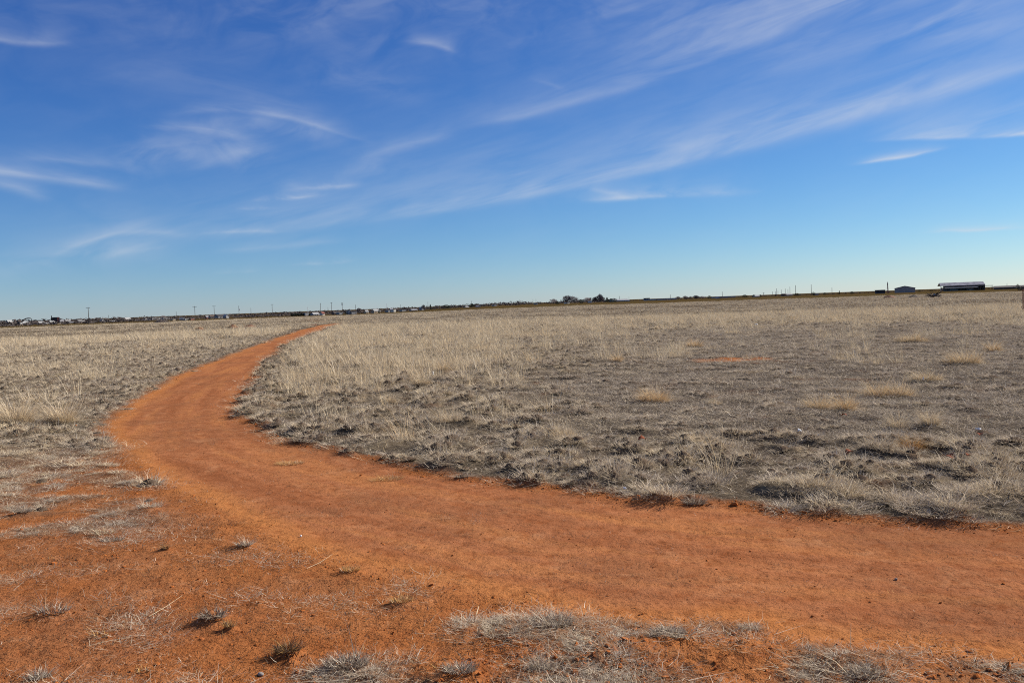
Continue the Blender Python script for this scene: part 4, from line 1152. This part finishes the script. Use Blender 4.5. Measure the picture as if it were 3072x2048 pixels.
def stored(dx, sx, sy, sz, mat, label, name, cat):
    co, si = math.cos(_barn.rotation_euler.z), math.sin(_barn.rotation_euler.z)
    lx, ly = dx, -8.5
    o = empty(name, (_bx + lx * co - ly * si, _by + lx * si + ly * co, _bz + .3), _barn.rotation_euler.z); tag(o, label, cat)
    mb = MB(); mb.prism([(-sx / 2, .35), (sx / 2, .35), (sx / 2, sz * .6), (sx * .3, sz * .62), (sx * .2, sz), (-sx * .35, sz), (-sx / 2, sz * .6)], -sy / 2, sy / 2); mb.build('body', mat, o)
    for s_ in (-1, 1):
        mb = MB(); mb.tube([(s_ * sx * .3, -sy / 2 - .05, .36), (s_ * sx * .3, sy / 2 + .05, .36)], .36, 10); mb.build('wheels', PAINT['dark'], o)
stored(-5.5, 4.6, 1.8, 1.7, PAINT['blue'], 'pale vehicle parked in the shade under the left half of the barn lean-to', 'parked_vehicle', 'vehicle')
stored(4.0, 4.2, 1.8, 1.6, PAINT['grey'], 'dark vehicle parked in the shade under the right half of the barn lean-to', 'parked_vehicle', 'vehicle')

# the town and scattered yards on the lower land at the left and in the middle
HG = 'small far houses of the town'
ROWS = [  # px, roof top y, width px, D, wall, roof, form, label or None
    (28, 960, 12, 1500, 'white', 'white', 'gable', 'pale house farthest left, at the picture edge, left of the black arch'), (64, 967.5, 14, 1250, 'tan', 'white', 'gable', 'pale roofed house just left under the black arch'), (77, 964, 18, 1350, 'cream', 'white', 'gable', 'long white roof just below the dark arch at the far left'),
    (122, 964, 14, 1300, 'brown', 'white', 'gable', 'white roofed house midway between the black arch and the red block'), (139, 968, 10, 1200, 'tan', 'white', 'gable', 'small low pale roof left below the red block, nearest the field'), (154, 962.5, 11, 1320, 'white', 'white', 'gable', 'bright white house left of the tallest pole, below the red block'),
    (172, 968.5, 10, 1180, 'tan', 'white', 'flat', 'little tan flat building straight below the red block'), (184, 960, 12, 1400, 'white', 'grey', 'gable', 'white walled house touching the right side of the red block'),
    (203, 959.5, 14, 1380, 'brick', 'white', 'gable', 'brick house with a pale roof between the red block and the tallest pole'), (212, 965.5, 14, 1250, 'tan', 'grey', 'gable', 'tan grey roofed house below the brick house at the left'), (242, 960, 18, 1350, 'grey', 'white', 'gable', 'long grey house directly left of the tallest pole'),
    (277, 964, 10, 1300, 'white', 'white', 'flat', 'small white flat building just right of the foot of the tallest pole'), (306, 957, 10, 1330, 'white', 'white', 'gable_end', 'bright white gable right of the tallest pole'), (314, 964, 11, 1220, 'white', 'grey', 'flat', 'white flat building left of the black shed at the left'),
    (322, 962, 7, 1240, 'dark', 'dark', 'gable', 'black shed between two white roofs at the left'), (335, 961.5, 14, 1240, 'brick', 'white', 'gable', 'brick house with white trim beside the black shed'),
    (381, 952, 16, 1400, 'brown', 'white', 'gable', 'dark house with a white right end on the left skyline'), (436, 954.5, 9, 1350, 'white', 'white', 'flat', 'small white flat building alone on the left skyline before the long white roofs'),
    (463, 953.5, 30, 1300, 'white', 'white', 'flat', 'long white flat roof behind the dark brush mound'), (494, 953, 20, 1280, 'white', 'white', 'flat', 'shorter white flat roof right of the long one behind the brush mound'),
    (546, 953.5, 9, 1000, 'white', 'white', 'gable_end', 'bright white little gable left of the pole pair'), (518, 961.5, 8, 900, 'tan', 'white', 'flat', 'small tan flat building left of the low white roof by the black bush'), (556, 960.5, 14, 900, 'white', 'white', 'flat', 'low white roof standing beside a black bush left of the pole pair'), (573, 959.5, 11, 900, 'brick', 'white', 'flat', 'small brick building right of the low white roof by the black bush'),
    (622, 947.5, 12, 1200, 'brick', 'grey', 'gable', 'brick house with grey roof between the two poles of the pair'), (636, 945, 16, 1150, 'white', 'brown', 'gable', 'brown roofed house at the foot of the right pole of the pair'),
    (664, 942.5, 34, 1100, 'white', 'dark', 'gable', 'wide dark roofed warehouse with a bright white end, right of the pole pair'), (677, 943.5, 9, 1040, 'white', 'white', 'gable_end', 'white gable end at the right tip of the dark roofed warehouse'),
    (917, 938, 11, 850, 'white', 'white', 'flat', 'white trailer roof showing in the long dark hedge'), (944, 937.5, 20, 820, 'white', 'white', 'gable', 'wedge shaped white building right of the long dark hedge'),
    (966, 936, 8, 860, 'cream', 'brick' if False else 'red', 'gable', 'cream house with red roof right of the wedge shaped white building'), (1008, 934.5, 22, 840, 'brown', 'dark', 'gable', 'dark shed with a white front strip below the crossarm poles'), (1018, 937, 11, 800, 'white', 'white', 'flat', 'low white flat building under the double armed transformer pole'),
    (1046, 931.5, 7, 800, 'white', 'white', 'gable_end', 'narrow white gable among small trees right of the transformer pole'), (1058, 934, 16, 800, 'white', 'cream' if False else 'white', 'flat', 'low white building right of the narrow white gable'),
    (1098, 930.5, 9, 900, 'tan', 'white', 'gable', 'tan house with pale roof left of the long pale roofed house'), (1127, 927.5, 22, 950, 'tan', 'white', 'gable', 'long pale roofed house in the middle distance left of the dark bush'), (1163, 930, 7, 900, 'white', 'white', 'flat', 'small white flat building right of the round black bush'),
    (1173, 924.5, 8, 1000, 'white', 'grey', 'gable', 'grey roofed white house at the foot of the pale lattice pylon'), (1180, 927, 8, 930, 'cream', 'white', 'flat', 'cream low house right of the pale lattice pylon'), (1208, 928.5, 14, 900, 'white', 'white', 'flat', 'white flat building left of the low grey building in the middle distance'), (1240, 927, 20, 920, 'grey', 'grey', 'gable', 'low grey building in the middle distance above the brown field'),
    (1264, 921.5, 8, 1000, 'white', 'white', 'gable_end', 'white gable left of the bushy bare tree in the middle distance'), (1398, 919.5, 10, 900, 'tan', 'white', 'gable', 'tan house half hidden left of the dark rounded tree'), (1434, 917, 10, 900, 'white', 'white', 'gable_end', 'white house right of the dark rounded tree'), (1482, 917, 8, 900, 'white', 'white', 'flat', 'white flat speck of a building left of the wooded rise'),
    (1607, 911.5, 5, 900, 'white', 'white', 'flat', 'bright white speck of a shed between the woods and the bare trees'), (1700, 909, 9, 850, 'cream', 'tan' if False else 'white', 'flat', 'pale low shed at the foot of the broad bare tree'), (1770, 905.5, 4, 850, 'cream', 'white', 'gable_end', 'narrow pale shed between bare trees'),
    (1858, 897.5, 50, 1000, 'blue', 'grey', 'gable', 'long low pale blue roofed barn right of the dark evergreens'), (1940, 893.8, 14, 1100, 'dark', 'dark', 'flat', 'dark flat shed on the skyline right of the pale blue barn'), (1980, 896, 90, 1050, 'blue', 'white', 'flat', 'very long low pale building strip in the right middle distance'),
    (2154, 891.5, 7, 800, 'white', 'white', 'gable_end', 'little white shed at the foot of the tall bare pole'), (2268, 885.5, 14, 900, 'tan', 'grey', 'gable', 'tan grey roofed house left of the long crossarm pole'), (2360, 880.5, 26, 1000, 'grey', 'white', 'gable', 'grey roofed house among trees at the foot of the dense pole row'), (2448, 881, 7, 900, 'white', 'white', 'flat', 'white flat building right of the tallest bare pole'),
    (2170, 889.5, 60, 1100, 'blue', 'grey', 'flat', 'long low bluish building right of the row of low round trees'),
]
for (px, ty, w, D, wl, rf, fm, lb) in ROWS:
    building('house', lb or 'tiny far house with a pale roof, one of many scattered below the skyline', 'house', px, ty, w, D, wl, rf, fm, HG, rz=random.uniform(.45, .70), windows=2 if lb and w > 12 else 0, door=bool(lb) and w > 12, base_drop=.8)

def red_block():
    D = 1400; px = 166.5
    x, y, z = col_at(px, D); z -= .6; H = top_z(px, 952, D) - z; W = 16 * m_per_px(D)
    root = empty('mill_building', (x, y, z), -math.atan2(x, y)); tag(root, 'tall dark red block with a narrow tower on its left side, above the town', 'building')
    mb = MB(); mb.box((0, 0, H / 2), (W, 8, H)); mb.build('wall', PAINT['dark'], root)
    mb = MB(); mb.box((W * .42, -4.1, H / 2), (W * .34, .3, H * .98)); mb.build('red_front', PAINT['brick'], root)
    mb = MB(); mb.box((W * .62, -4.1, H / 2 - .3), (W * .14, .5, H * .95)); mb.build('white_end', PAINT['white'], root)
    mb = MB(); mb.box((-W * .58, 0, (H + 2.6) / 2), (W * .13, 1.3, H + 2.6)); mb.build('tower', PAINT['dark'], root)
    mb = MB(); mb.box((0, 0, H + .15), (W + .5, 8.5, .3)); mb.build('roof', ROOF['dark'], root)
red_block()

def arch():
    D = 1400; px = 82
    x, y, z = col_at(px, D); z -= .6; H = top_z(px, 954, D) - z; W = 23 * m_per_px(D)
    root = empty('dark_arch', (x, y, z), -math.atan2(x, y)); tag(root, 'big black curved arch standing among the roofs at the far left', 'arch')
    pts = [(-W / 2, 0, 0), (-W / 2 + .2, 0, H * .5), (-W * .36, 0, H * .80), (-W * .15, 0, H * .93), (W * .10, 0, H * .98), (W * .32, 0, H * .96), (W * .44, 0, H * .82), (W * .47, 0, H * .5), (W * .47, 0, 0)]
    mb = MB(); mb.tube(pts, [.7, .7, .75, .75, .75, .7, .65, .6, .6], 8); mb.build('arch_tube', PAINT['dark'], root)
    for sx in (-.5, .47):
        mb = MB(); mb.box((sx * W, 0, .3), (1.8, 2.2, .7)); mb.build('footing', PAINT['grey'], root)
arch()

# ------------------------------------------------------------------ trees
def leafy(name, col, col2):
    m_, t, b = new_mat(name)
    g = N(t, 'ShaderNodeNewGeometry')
    t.links.new(MIXC(t, ramp(t, tnoise(t, g.outputs['Position'], 0.9, 3), .35, .65), col, col2), b.inputs['Base Color'])
    return m_
M_TWIG = leafy('bare_twigs', (0.14, 0.112, 0.108), (0.21, 0.175, 0.165))  # twigs, evergreens and scrub lightened: distance haze put into their colours
M_BARK = leafy('bark', (0.075, 0.060, 0.052), (0.12, 0.10, 0.085))
M_EVER = leafy('evergreen_leaf', (0.030, 0.040, 0.029), (0.062, 0.078, 0.050))
M_SCRUB = leafy('far_scrub', (0.070, 0.060, 0.058), (0.13, 0.108, 0.098))

def bare_tree_meshes(seed, spread, dense):
    """unit tree, 1 m tall: trunk with limbs, and a crown of twigs with gaps"""
    g = random.Random(seed); mb = MB(); tw = MB()
    tips = []
    def grow_(p, d, L, r, lev):
        q = p + d * L
        mb.tube([p, p + d * L * .5 + Vector((g.uniform(-1, 1), g.uniform(-1, 1), 0)) * L * .06, q], [r, r * .8, r * .6], 5 if lev < 2 else 3)
        if lev >= 3:
            tips.append((q, d)); return
        for _ in range(g.choice((3, 3, 4)) if lev else 4):
            nd = (d + Vector((g.gauss(0, spread), g.gauss(0, spread), g.uniform(-.05, .35)))).normalized()
            grow_(q if lev else p + d * L * g.uniform(.35, 1), nd, L * g.uniform(.62, .82), r * .58, lev + 1)
    grow_(Vector((0, 0, 0)), Vector((0, 0, 1)), .20, .028, 0)
    lobes = [(Vector((g.gauss(0, .17), g.gauss(0, .17), g.uniform(.38, .80))), g.uniform(.14, .24)) for _ in range(7)] + [(Vector((0, 0, .45)), .24)]
    for c0, lr in lobes:
        for _ in range(dense * 11):
            u = Vector((g.gauss(0, 1), g.gauss(0, 1), g.gauss(0, .85))).normalized()
            c = c0 + u * lr * g.uniform(.2, 1) ** .5
            v = (u * .7 + Vector((g.gauss(0, .6), g.gauss(0, .6), g.gauss(.35, .5)))).normalized() * g.uniform(.05, .10)
            s_ = v.orthogonal().normalized() * g.uniform(.011, .022)
            tw.tri(c - s_, c + s_, c + v)
    for q, d in tips:
        for _ in range(3):
            v = (d + Vector((g.gauss(0, .6), g.gauss(0, .6), g.gauss(.1, .5)))).normalized() * g.uniform(.05, .09)
            s_ = v.orthogonal().normalized() * .008
            if q.z < .95 and abs(q.x) < .42: tw.tri(q - s_, q + s_, q + v)
    zmax = max(v[2] for v in tw.v); k = 1 / zmax
    ms = []
    for m0, nm, mat in ((mb, 'trunk', M_BARK), (tw, 'crown', M_TWIG)):
        me = bpy.data.meshes.new(nm); me.from_pydata([(a * k, b * k, c * k) for a, b, c in m0.v], [], m0.f); me.materials.append(mat); ms.append(me)
    wid = max(v[0] for v in tw.v) - min(v[0] for v in tw.v)
    return ms, wid * k

def evergreen_meshes(seed, cone):
    g = random.Random(seed); mb = MB(); tw = MB()
    mb.tube([(0, 0, 0), (0, 0, .55)], [.035, .015], 5)
    for _ in range(900):
        z = g.uniform(.05, 1.0)
        R_ = (.42 * (1 - z) + .05) if cone else .46 * math.sqrt(max(0, 1 - (abs(z - .45) / .56) ** 2))
        R_ *= .75 + .25 * math.sin(z * 19 + seed) + g.uniform(-.1, .15)
        a = g.uniform(0, 6.283); r_ = R_ * math.sqrt(g.uniform(.25, 1))
        c = Vector((r_ * math.cos(a), r_ * math.sin(a), z)); v = Vector((math.cos(a) * .06, math.sin(a) * .06, g.uniform(-.02, .06)))
        s_ = Vector((-math.sin(a), math.cos(a), g.uniform(-.6, .6))) * g.uniform(.02, .045)
        tw.tri(c - s_, c + s_, c + v)
    ms = []
    for m0, nm, mat in ((mb, 'trunk', M_BARK), (tw, 'crown', M_EVER)):
        me = bpy.data.meshes.new(nm); me.from_pydata(m0.v, [], m0.f); me.materials.append(mat); ms.append(me)
    return ms, 0.9

KIT = {'bare': [bare_tree_meshes(s, .50, 11) for s in range(3)], 'dense': [bare_tree_meshes(s + 10, .42, 24) for s in range(2)], 'ever': [evergreen_meshes(s, False) for s in range(2)], 'cone': [evergreen_meshes(s + 5, True) for s in range(2)]}
NAMES = {'bare': 'bare_tree', 'dense': 'bare_tree', 'ever': 'evergreen_tree', 'cone': 'conifer_tree'}

def tree(kind, px, top, wpx, D, label, group, i):
    (mt, mc), wid = KIT[kind][i % len(KIT[kind])]
    x, y, z = col_at(px, D); z -= .3; H = top_z(px, top, D) - z; W = wpx * 1.25 * m_per_px(D)
    root = empty(NAMES[kind], (x, y, z), i * 1.7); tag(root, label, 'tree', group)
    for me in (mt, mc):
        o = link(me.name.split('.')[0], me, root); o.scale = (W / wid, W / wid, H)
TG = 'trees along the skyline'
TREES = [
    ('bare', 1660, 895.6, 22, 760, 'small flat-topped bare tree at the left end of the bare tree group'), ('bare', 1701, 884.6, 34, 760, 'broadest and fullest bare tree in the group at the middle of the skyline'), ('bare', 1726, 892, 17, 760, 'round bare tree leaning on the right side of the broadest bare tree'),
    ('ever', 1672, 904, 13, 740, 'black evergreen bush below the small flat-topped bare tree'), ('bare', 1762, 890.5, 24, 760, 'spreading bare tree in the middle of the right hand cluster'), ('ever', 1744, 899, 14, 780, 'dark evergreen bush at the left foot of the spreading bare tree'),
    ('dense', 1784, 886, 18, 760, 'upright bare tree with gaps, left of the tall rounded one'), ('dense', 1803, 880, 23, 760, 'tallest tree on the skyline, dense rounded bare crown'), ('cone', 1821, 892, 14, 760, 'pointed dark evergreen right of the tallest rounded tree'), ('ever', 1834, 895.5, 18, 760, 'dark spreading evergreen right of the pointed one'), ('ever', 1846, 896.5, 12, 780, 'last small dark evergreen at the right end of the tree group'),
    ('ever', 1415, 911, 18, 1000, 'dark rounded tree left of the white house in the middle distance'), ('ever', 1338, 914.5, 28, 1000, 'wide dark hedge-like tree left of the dark rounded one'), ('cone', 1291, 912.5, 9, 1000, 'dark pointed tree beside a thin pole'), ('bare', 1268, 913, 16, 1000, 'bare bushy tree left of the dark pointed tree'), ('ever', 1137, 927.5, 7, 850, 'round black bush at the end of the long pale roofed house'),
    ('bare', 1075, 922.5, 13, 900, 'bare tree right of the short plain pole'), ('ever', 1044, 929, 7, 800, 'dark tree in front of the narrow white gable'), ('ever', 1036, 935, 5, 790, 'little dark bush left of the narrow white gable'), ('bare', 489, 945, 15, 1500, 'bare tree on the left skyline over the white flat roofs'), ('bare', 505, 946.5, 10, 1500, 'smaller bare tree just right of the one over the white flat roofs'), ('ever', 562, 957, 8, 890, 'black bush beside the low white roof left of the pole pair'),
    ('bare', 2035, 888.5, 14, 1000, 'first low bare tree of the round row right of the bare pole'), ('bare', 2058, 886.5, 20, 1000, 'second low round tree of the row, wider than the first'), ('bare', 2072, 888, 12, 1000, 'third small bare tree of the round row'), ('dense', 2089, 885, 22, 1000, 'tallest and widest tree in the round row'), ('bare', 2108, 887, 16, 1000, 'pale bare tree right of the widest one in the round row'), ('ever', 2128, 887, 13, 1000, 'dark evergreen ending the round row at the right'),
    ('ever', 2234, 884, 16, 950, 'dark round tree left of the long crossarm pole'), ('ever', 2262, 884, 14, 950, 'second dark tree left of the long crossarm pole'), ('ever', 2281, 883.5, 6, 950, 'tiny dark bush just left of the long crossarm pole'), ('dense', 2327, 882, 9, 950, 'small tree under the left part of the dense pole row'), ('dense', 2349, 880, 20, 950, 'wide rounded tree under the middle of the dense pole row'), ('ever', 2390, 879.5, 18, 900, 'dark tree at the foot of the near end of the dense pole row'),
    ('ever', 2440, 876, 10, 900, 'dark tree leaning on the tallest bare pole'), ('ever', 2474, 877.5, 11, 900, 'low dark tree left of the single bare pole'), ('cone', 2518, 872, 6, 900, 'narrow dark conifer left of the box shed'), ('ever', 2555, 874.5, 12, 900, 'low dark tree between the conifer and the box shed'), ('bare', 2826, 861, 10, 660, 'pinkish bare tree at the left end of the barn'), ('ever', 3053, 852.5, 8, 680, 'round dark tree behind the long low building'), ('ever', 2758, 868.5, 7, 800, 'small dark bush between the gabled shed and the barn'),
    ('ever', 2793, 869.5, 9, 800, 'dark bush behind the brush pile'),
]
for i, (kd, px, tp, w, D, lb) in enumerate(TREES): tree(kd, px, tp, w, D, lb, TG, i)

def far_scrub():
    """the unbroken line of distant woods and scrub that closes the land"""
    g = np.random.default_rng(5); V = []; Fc = []; n = 0
    prof_x = [-500, 0, 350, 600, 850, 1150, 1300, 1450, 1560, 1630, 1660, 1720, 1790, 1850, 1880, 2000, 2500, 3000, 3500]
    prof_y = [967, 961.5, 951.5, 945, 935.5, 924.5, 917.5, 909, 903.5, 906, 902.5, 899, 895.5, 896.5, 899, 897, 880, 864, 852]
    for px in np.arange(-500, 3500, 1.5):
        for D in ((2300, 1700, 1300, 1050) if px < 1350 else (1500, 1100)):
            if g.uniform() < .35: continue
            pxx = px + g.uniform(-2, 2)
            x, y, z = col_at(pxx, D * g.uniform(.92, 1.08))
            D2 = math.hypot(x, y)
            t = top_z(pxx, float(np.interp(pxx, prof_x, prof_y)), D2)
            lo = 1.0 if D in (2300, 1500) else .44 if D == 1050 else .62
            H = max((t - z) * lo * g.uniform(.6, 1.12), 1.2)
            W = H * g.uniform(.6, 1.5)
            for _ in range(12):
                zc = z + H * g.uniform(0, .95) ; w = W * math.sqrt(max(.05, 1 - ((zc - z) / H) ** 2))
                c = np.array([x + g.normal(0, .45) * w, y + g.normal(0, .4) * w, zc])
                d = g.normal(0, 1, (3, 3)) * (.30 * H, .30 * H, .16 * H)
                V.append(c + d); Fc.append((n, n + 1, n + 2)); n += 3
    me = np_mesh('distant_woods', np.concatenate(V), np.array(Fc), [M_SCRUB])
    tag(link('distant_woods', me), kind='stuff')
far_scrub()

# ------------------------------------------------------------------ heaps, brush piles, the rusty post
M_HEAP = plain('heaped_red_earth', (0.135, 0.060, 0.034), .4, 2.5)
M_DARKHEAP = plain('dark_brush', (0.045, 0.034, 0.030), .4, 2.5)

def heap(name, px, base, wpx, hpx, mat, label, cat, seed, weeds=0, wtone=1.2):
    x, y = gp(px, base); D = math.hypot(x, y); k = m_per_px(D); W, H = wpx * k, hpx * k
    n = 26; xs = np.linspace(-1, 1, n); Xg, Yg = np.meshgrid(xs, xs); rr = np.hypot(Xg, Yg)
    zz = np.clip(1 - rr ** 1.6, -.15, 1) * (1 + .55 * fbm(Xg + seed, Yg, .8, 4, seed)) + .10 * fbm(Xg, Yg, .22, 2, seed + 3) * (rr < .95)
    Vv = np.stack([Xg * W / 2, Yg * W / 2, np.where(rr > 1, -.1, zz * H)], -1).reshape(-1, 3)
    i = np.arange(n - 1)[:, None]; j = np.arange(n - 1)[None]
    q = np.stack([i * n + j, i * n + j + 1, (i + 1) * n + j + 1, (i + 1) * n + j], -1).reshape(-1, 4)
    o = link(name, np_mesh(name, Vv, q, [mat], False)); o.location = (x, y, float(far_z(np.array(x), np.array(y))) - .03); tag(o, label, cat)
    if weeds:
        b_ = blades(weeds, W * .42, H * .9 + .1, .010 + .00012 * D, lean=.7, droop=.4, wind=.2, seed=seed + 50, segs=2)
        w = link('weeds', blade_mesh('weeds', own_tone([shift(b_, 0, 0, H * .35)], wtone)), o)
    return o
heap('earth_heap', 2669, 894, 40, 8, M_HEAP, 'low dark earth heap at the far edge of the prairie, left of the flat one', 'earth heap', 3, 40)
heap('earth_heap', 2742, 892, 32, 7, M_DARKHEAP, 'flat dark earth heap between the low heap and the brush pile', 'earth heap', 5, 10)
heap('earth_heap', 700, 986, 44, 12, M_HEAP, 'reddish earth heap left of the path end, left one of a pair, with weeds', 'earth heap', 7, 90, 1.6)
heap('earth_heap', 748, 983, 46, 9, M_HEAP, 'dark topped earth heap left of the path end, right one of a pair', 'earth heap', 9, 30)
heap('earth_heap', 938, 977, 50, 6, M_HEAP, 'thin low heap of red earth just left of the far path end', 'earth heap', 11)
heap('weed_heap', 642, 989, 44, 7, M_DARKHEAP, 'low dark weedy patch left of the pair of earth heaps', 'weed heap', 13, 110, 1.0)
heap('weed_heap', 598, 990, 32, 9, M_HEAP, 'rust coloured weeds on a little rise, left of the dark weedy patch', 'weed heap', 15, 120, 1.8)
heap('brush_mound', 486, 964.5, 52, 8, M_DARKHEAP, 'black mound at the far left field edge below white roofs', 'brush mound', 17, 20)

def brush_pile(px, base, wpx, hpx, label, n, seed, boards=3):
    x, y = gp(px, base); D = math.hypot(x, y); k = m_per_px(D); W, H = wpx * k, hpx * k
    g = random.Random(seed)
    root = empty('brush_pile', (x, y, float(far_z(np.array(x), np.array(y))))); tag(root, label, 'brush pile')
    for j in range(n):
        a = g.uniform(0, 6.28); L = W * g.uniform(.25, .55); el = g.uniform(.05, .75)
        p = Vector((g.gauss(0, .18) * W, g.gauss(0, .15) * W, g.uniform(.02, .35) * H))
        d = Vector((math.cos(a) * math.cos(el), math.sin(a) * math.cos(el), math.sin(el)))
        q = p + d * L; q.z = min(q.z, H * 1.1)
        mid = (p + q) / 2 + Vector((g.gauss(0, .06), g.gauss(0, .06), .05)) * L
        mb = MB(); mb.tube([p, mid, q], [.035 * W / 4 + .02, .03 * W / 4 + .015, .015], 5); mb.build('branch', M_DARKHEAP, root)
    for j in range(boards):
        mb = MB(); mb.box((g.gauss(0, .15) * W, g.gauss(0, .1) * W - .3, H * .25 + .1 * j), (W * .4, .25, .06), g.uniform(0, 3)); mb.build('board', PAINT['brown'], root)
    return root, W, H
bp_, W_, H_ = brush_pile(2800, 892, 44, 14, 'tangled pile of broken branches with a raised limb to the right and a white scrap', 34, 4)
mb = MB(); mb.tube([(W_ * .05, -.2, H_ * .35), (W_ * .35, -.2, H_ * .8), (W_ * .56, -.1, H_ * 1.25)], [.12, .10, .05], 6); mb.build('raised_limb', M_DARKHEAP, bp_)
mb = MB(); mb.box((-W_ * .06, -W_ * .25, H_ * .62), (.35, .12, .35), .3); mb.build('white_panel', PAINT['white'], bp_)
brush_pile(3074, 872, 56, 13, 'dark brush pile cut off by the right edge of the picture', 30, 8, 1)
brush_pile(2820, 889, 10, 3, 'tiny scrap of brush right of the tangled branch pile', 8, 12, 1)

def dark_hedge():
    """row of dark low machinery and bushes at the field edge"""
    D = 850
    x0, y0, z0 = col_at(902, D)
    root = empty('dark_hedge', (x0, y0, z0 - .4), -math.atan2(x0, y0)); tag(root, 'long low black hedge at the field edge left of the wedge shaped white building', 'hedge')
    g = random.Random(3); mb = MB(); H = top_z(902, 936.5, D) - z0 + .4; W = 58 * m_per_px(D)
    for _ in range(1500):
        u = g.uniform(-.5, .5); hh = H * (.72 + .28 * math.sin(u * 40) * math.sin(u * 17 + 1)) * (1.1 if u < -.25 else .85)
        c = Vector((u * W, g.gauss(0, .6), g.uniform(0, hh))); s_ = Vector((g.gauss(0, .35), g.gauss(0, .35), g.gauss(0, .2))); v = Vector((g.gauss(0, .35), g.gauss(0, .3), g.gauss(.1, .3)))
        mb.tri(c - s_, c + s_, c + v)
    mb.build('foliage', M_EVER, root)
    for u in (-.35, -.1, .15, .35):
        sb = MB(); sb.tube([(u * W, 0, 0), (u * W, 0, H * .7)], [.12, .06], 5); sb.build('stem', M_BARK, root)
dark_hedge()

def rusty_post():
    x, y = gp(3069.5, 936); D = math.hypot(x, y); H = 56 * m_per_px(D)
    M_RUST = plain('rust', (0.22, 0.055, 0.040), .35, 14)
    z = float(fields(np.array([x]), np.array([y]))['h'][0])
    root = empty('rusty_post', (x, y, z)); tag(root, 'rust red steel fence corner post at the right picture edge', 'fence post')
    mb = MB(); mb.tube([(0, 0, -.1), (0, 0, H)], .030, 8); mb.build('post', M_RUST, root)
    mb = MB(); mb.tube([(0, 0, H), (1.6, .5, H)], .022, 6); mb.build('top_rail', M_RUST, root)
    mb = MB(); mb.tube([(1.6, .5, -.1), (1.6, .5, H)], .030, 8); mb.build('post', M_RUST, root)
    mb = MB(); mb.tube([(.0, 0, .34), (-.09, .02, .28), (-.02, 0, .08)], .014, 5); mb.build('hinge_loop', M_RUST, root)
    mb = MB(); mb.tube([(0.02, 0, .12), (1.6, .5, H * .9)], .016, 5); mb.build('brace', M_RUST, root)
rusty_post()
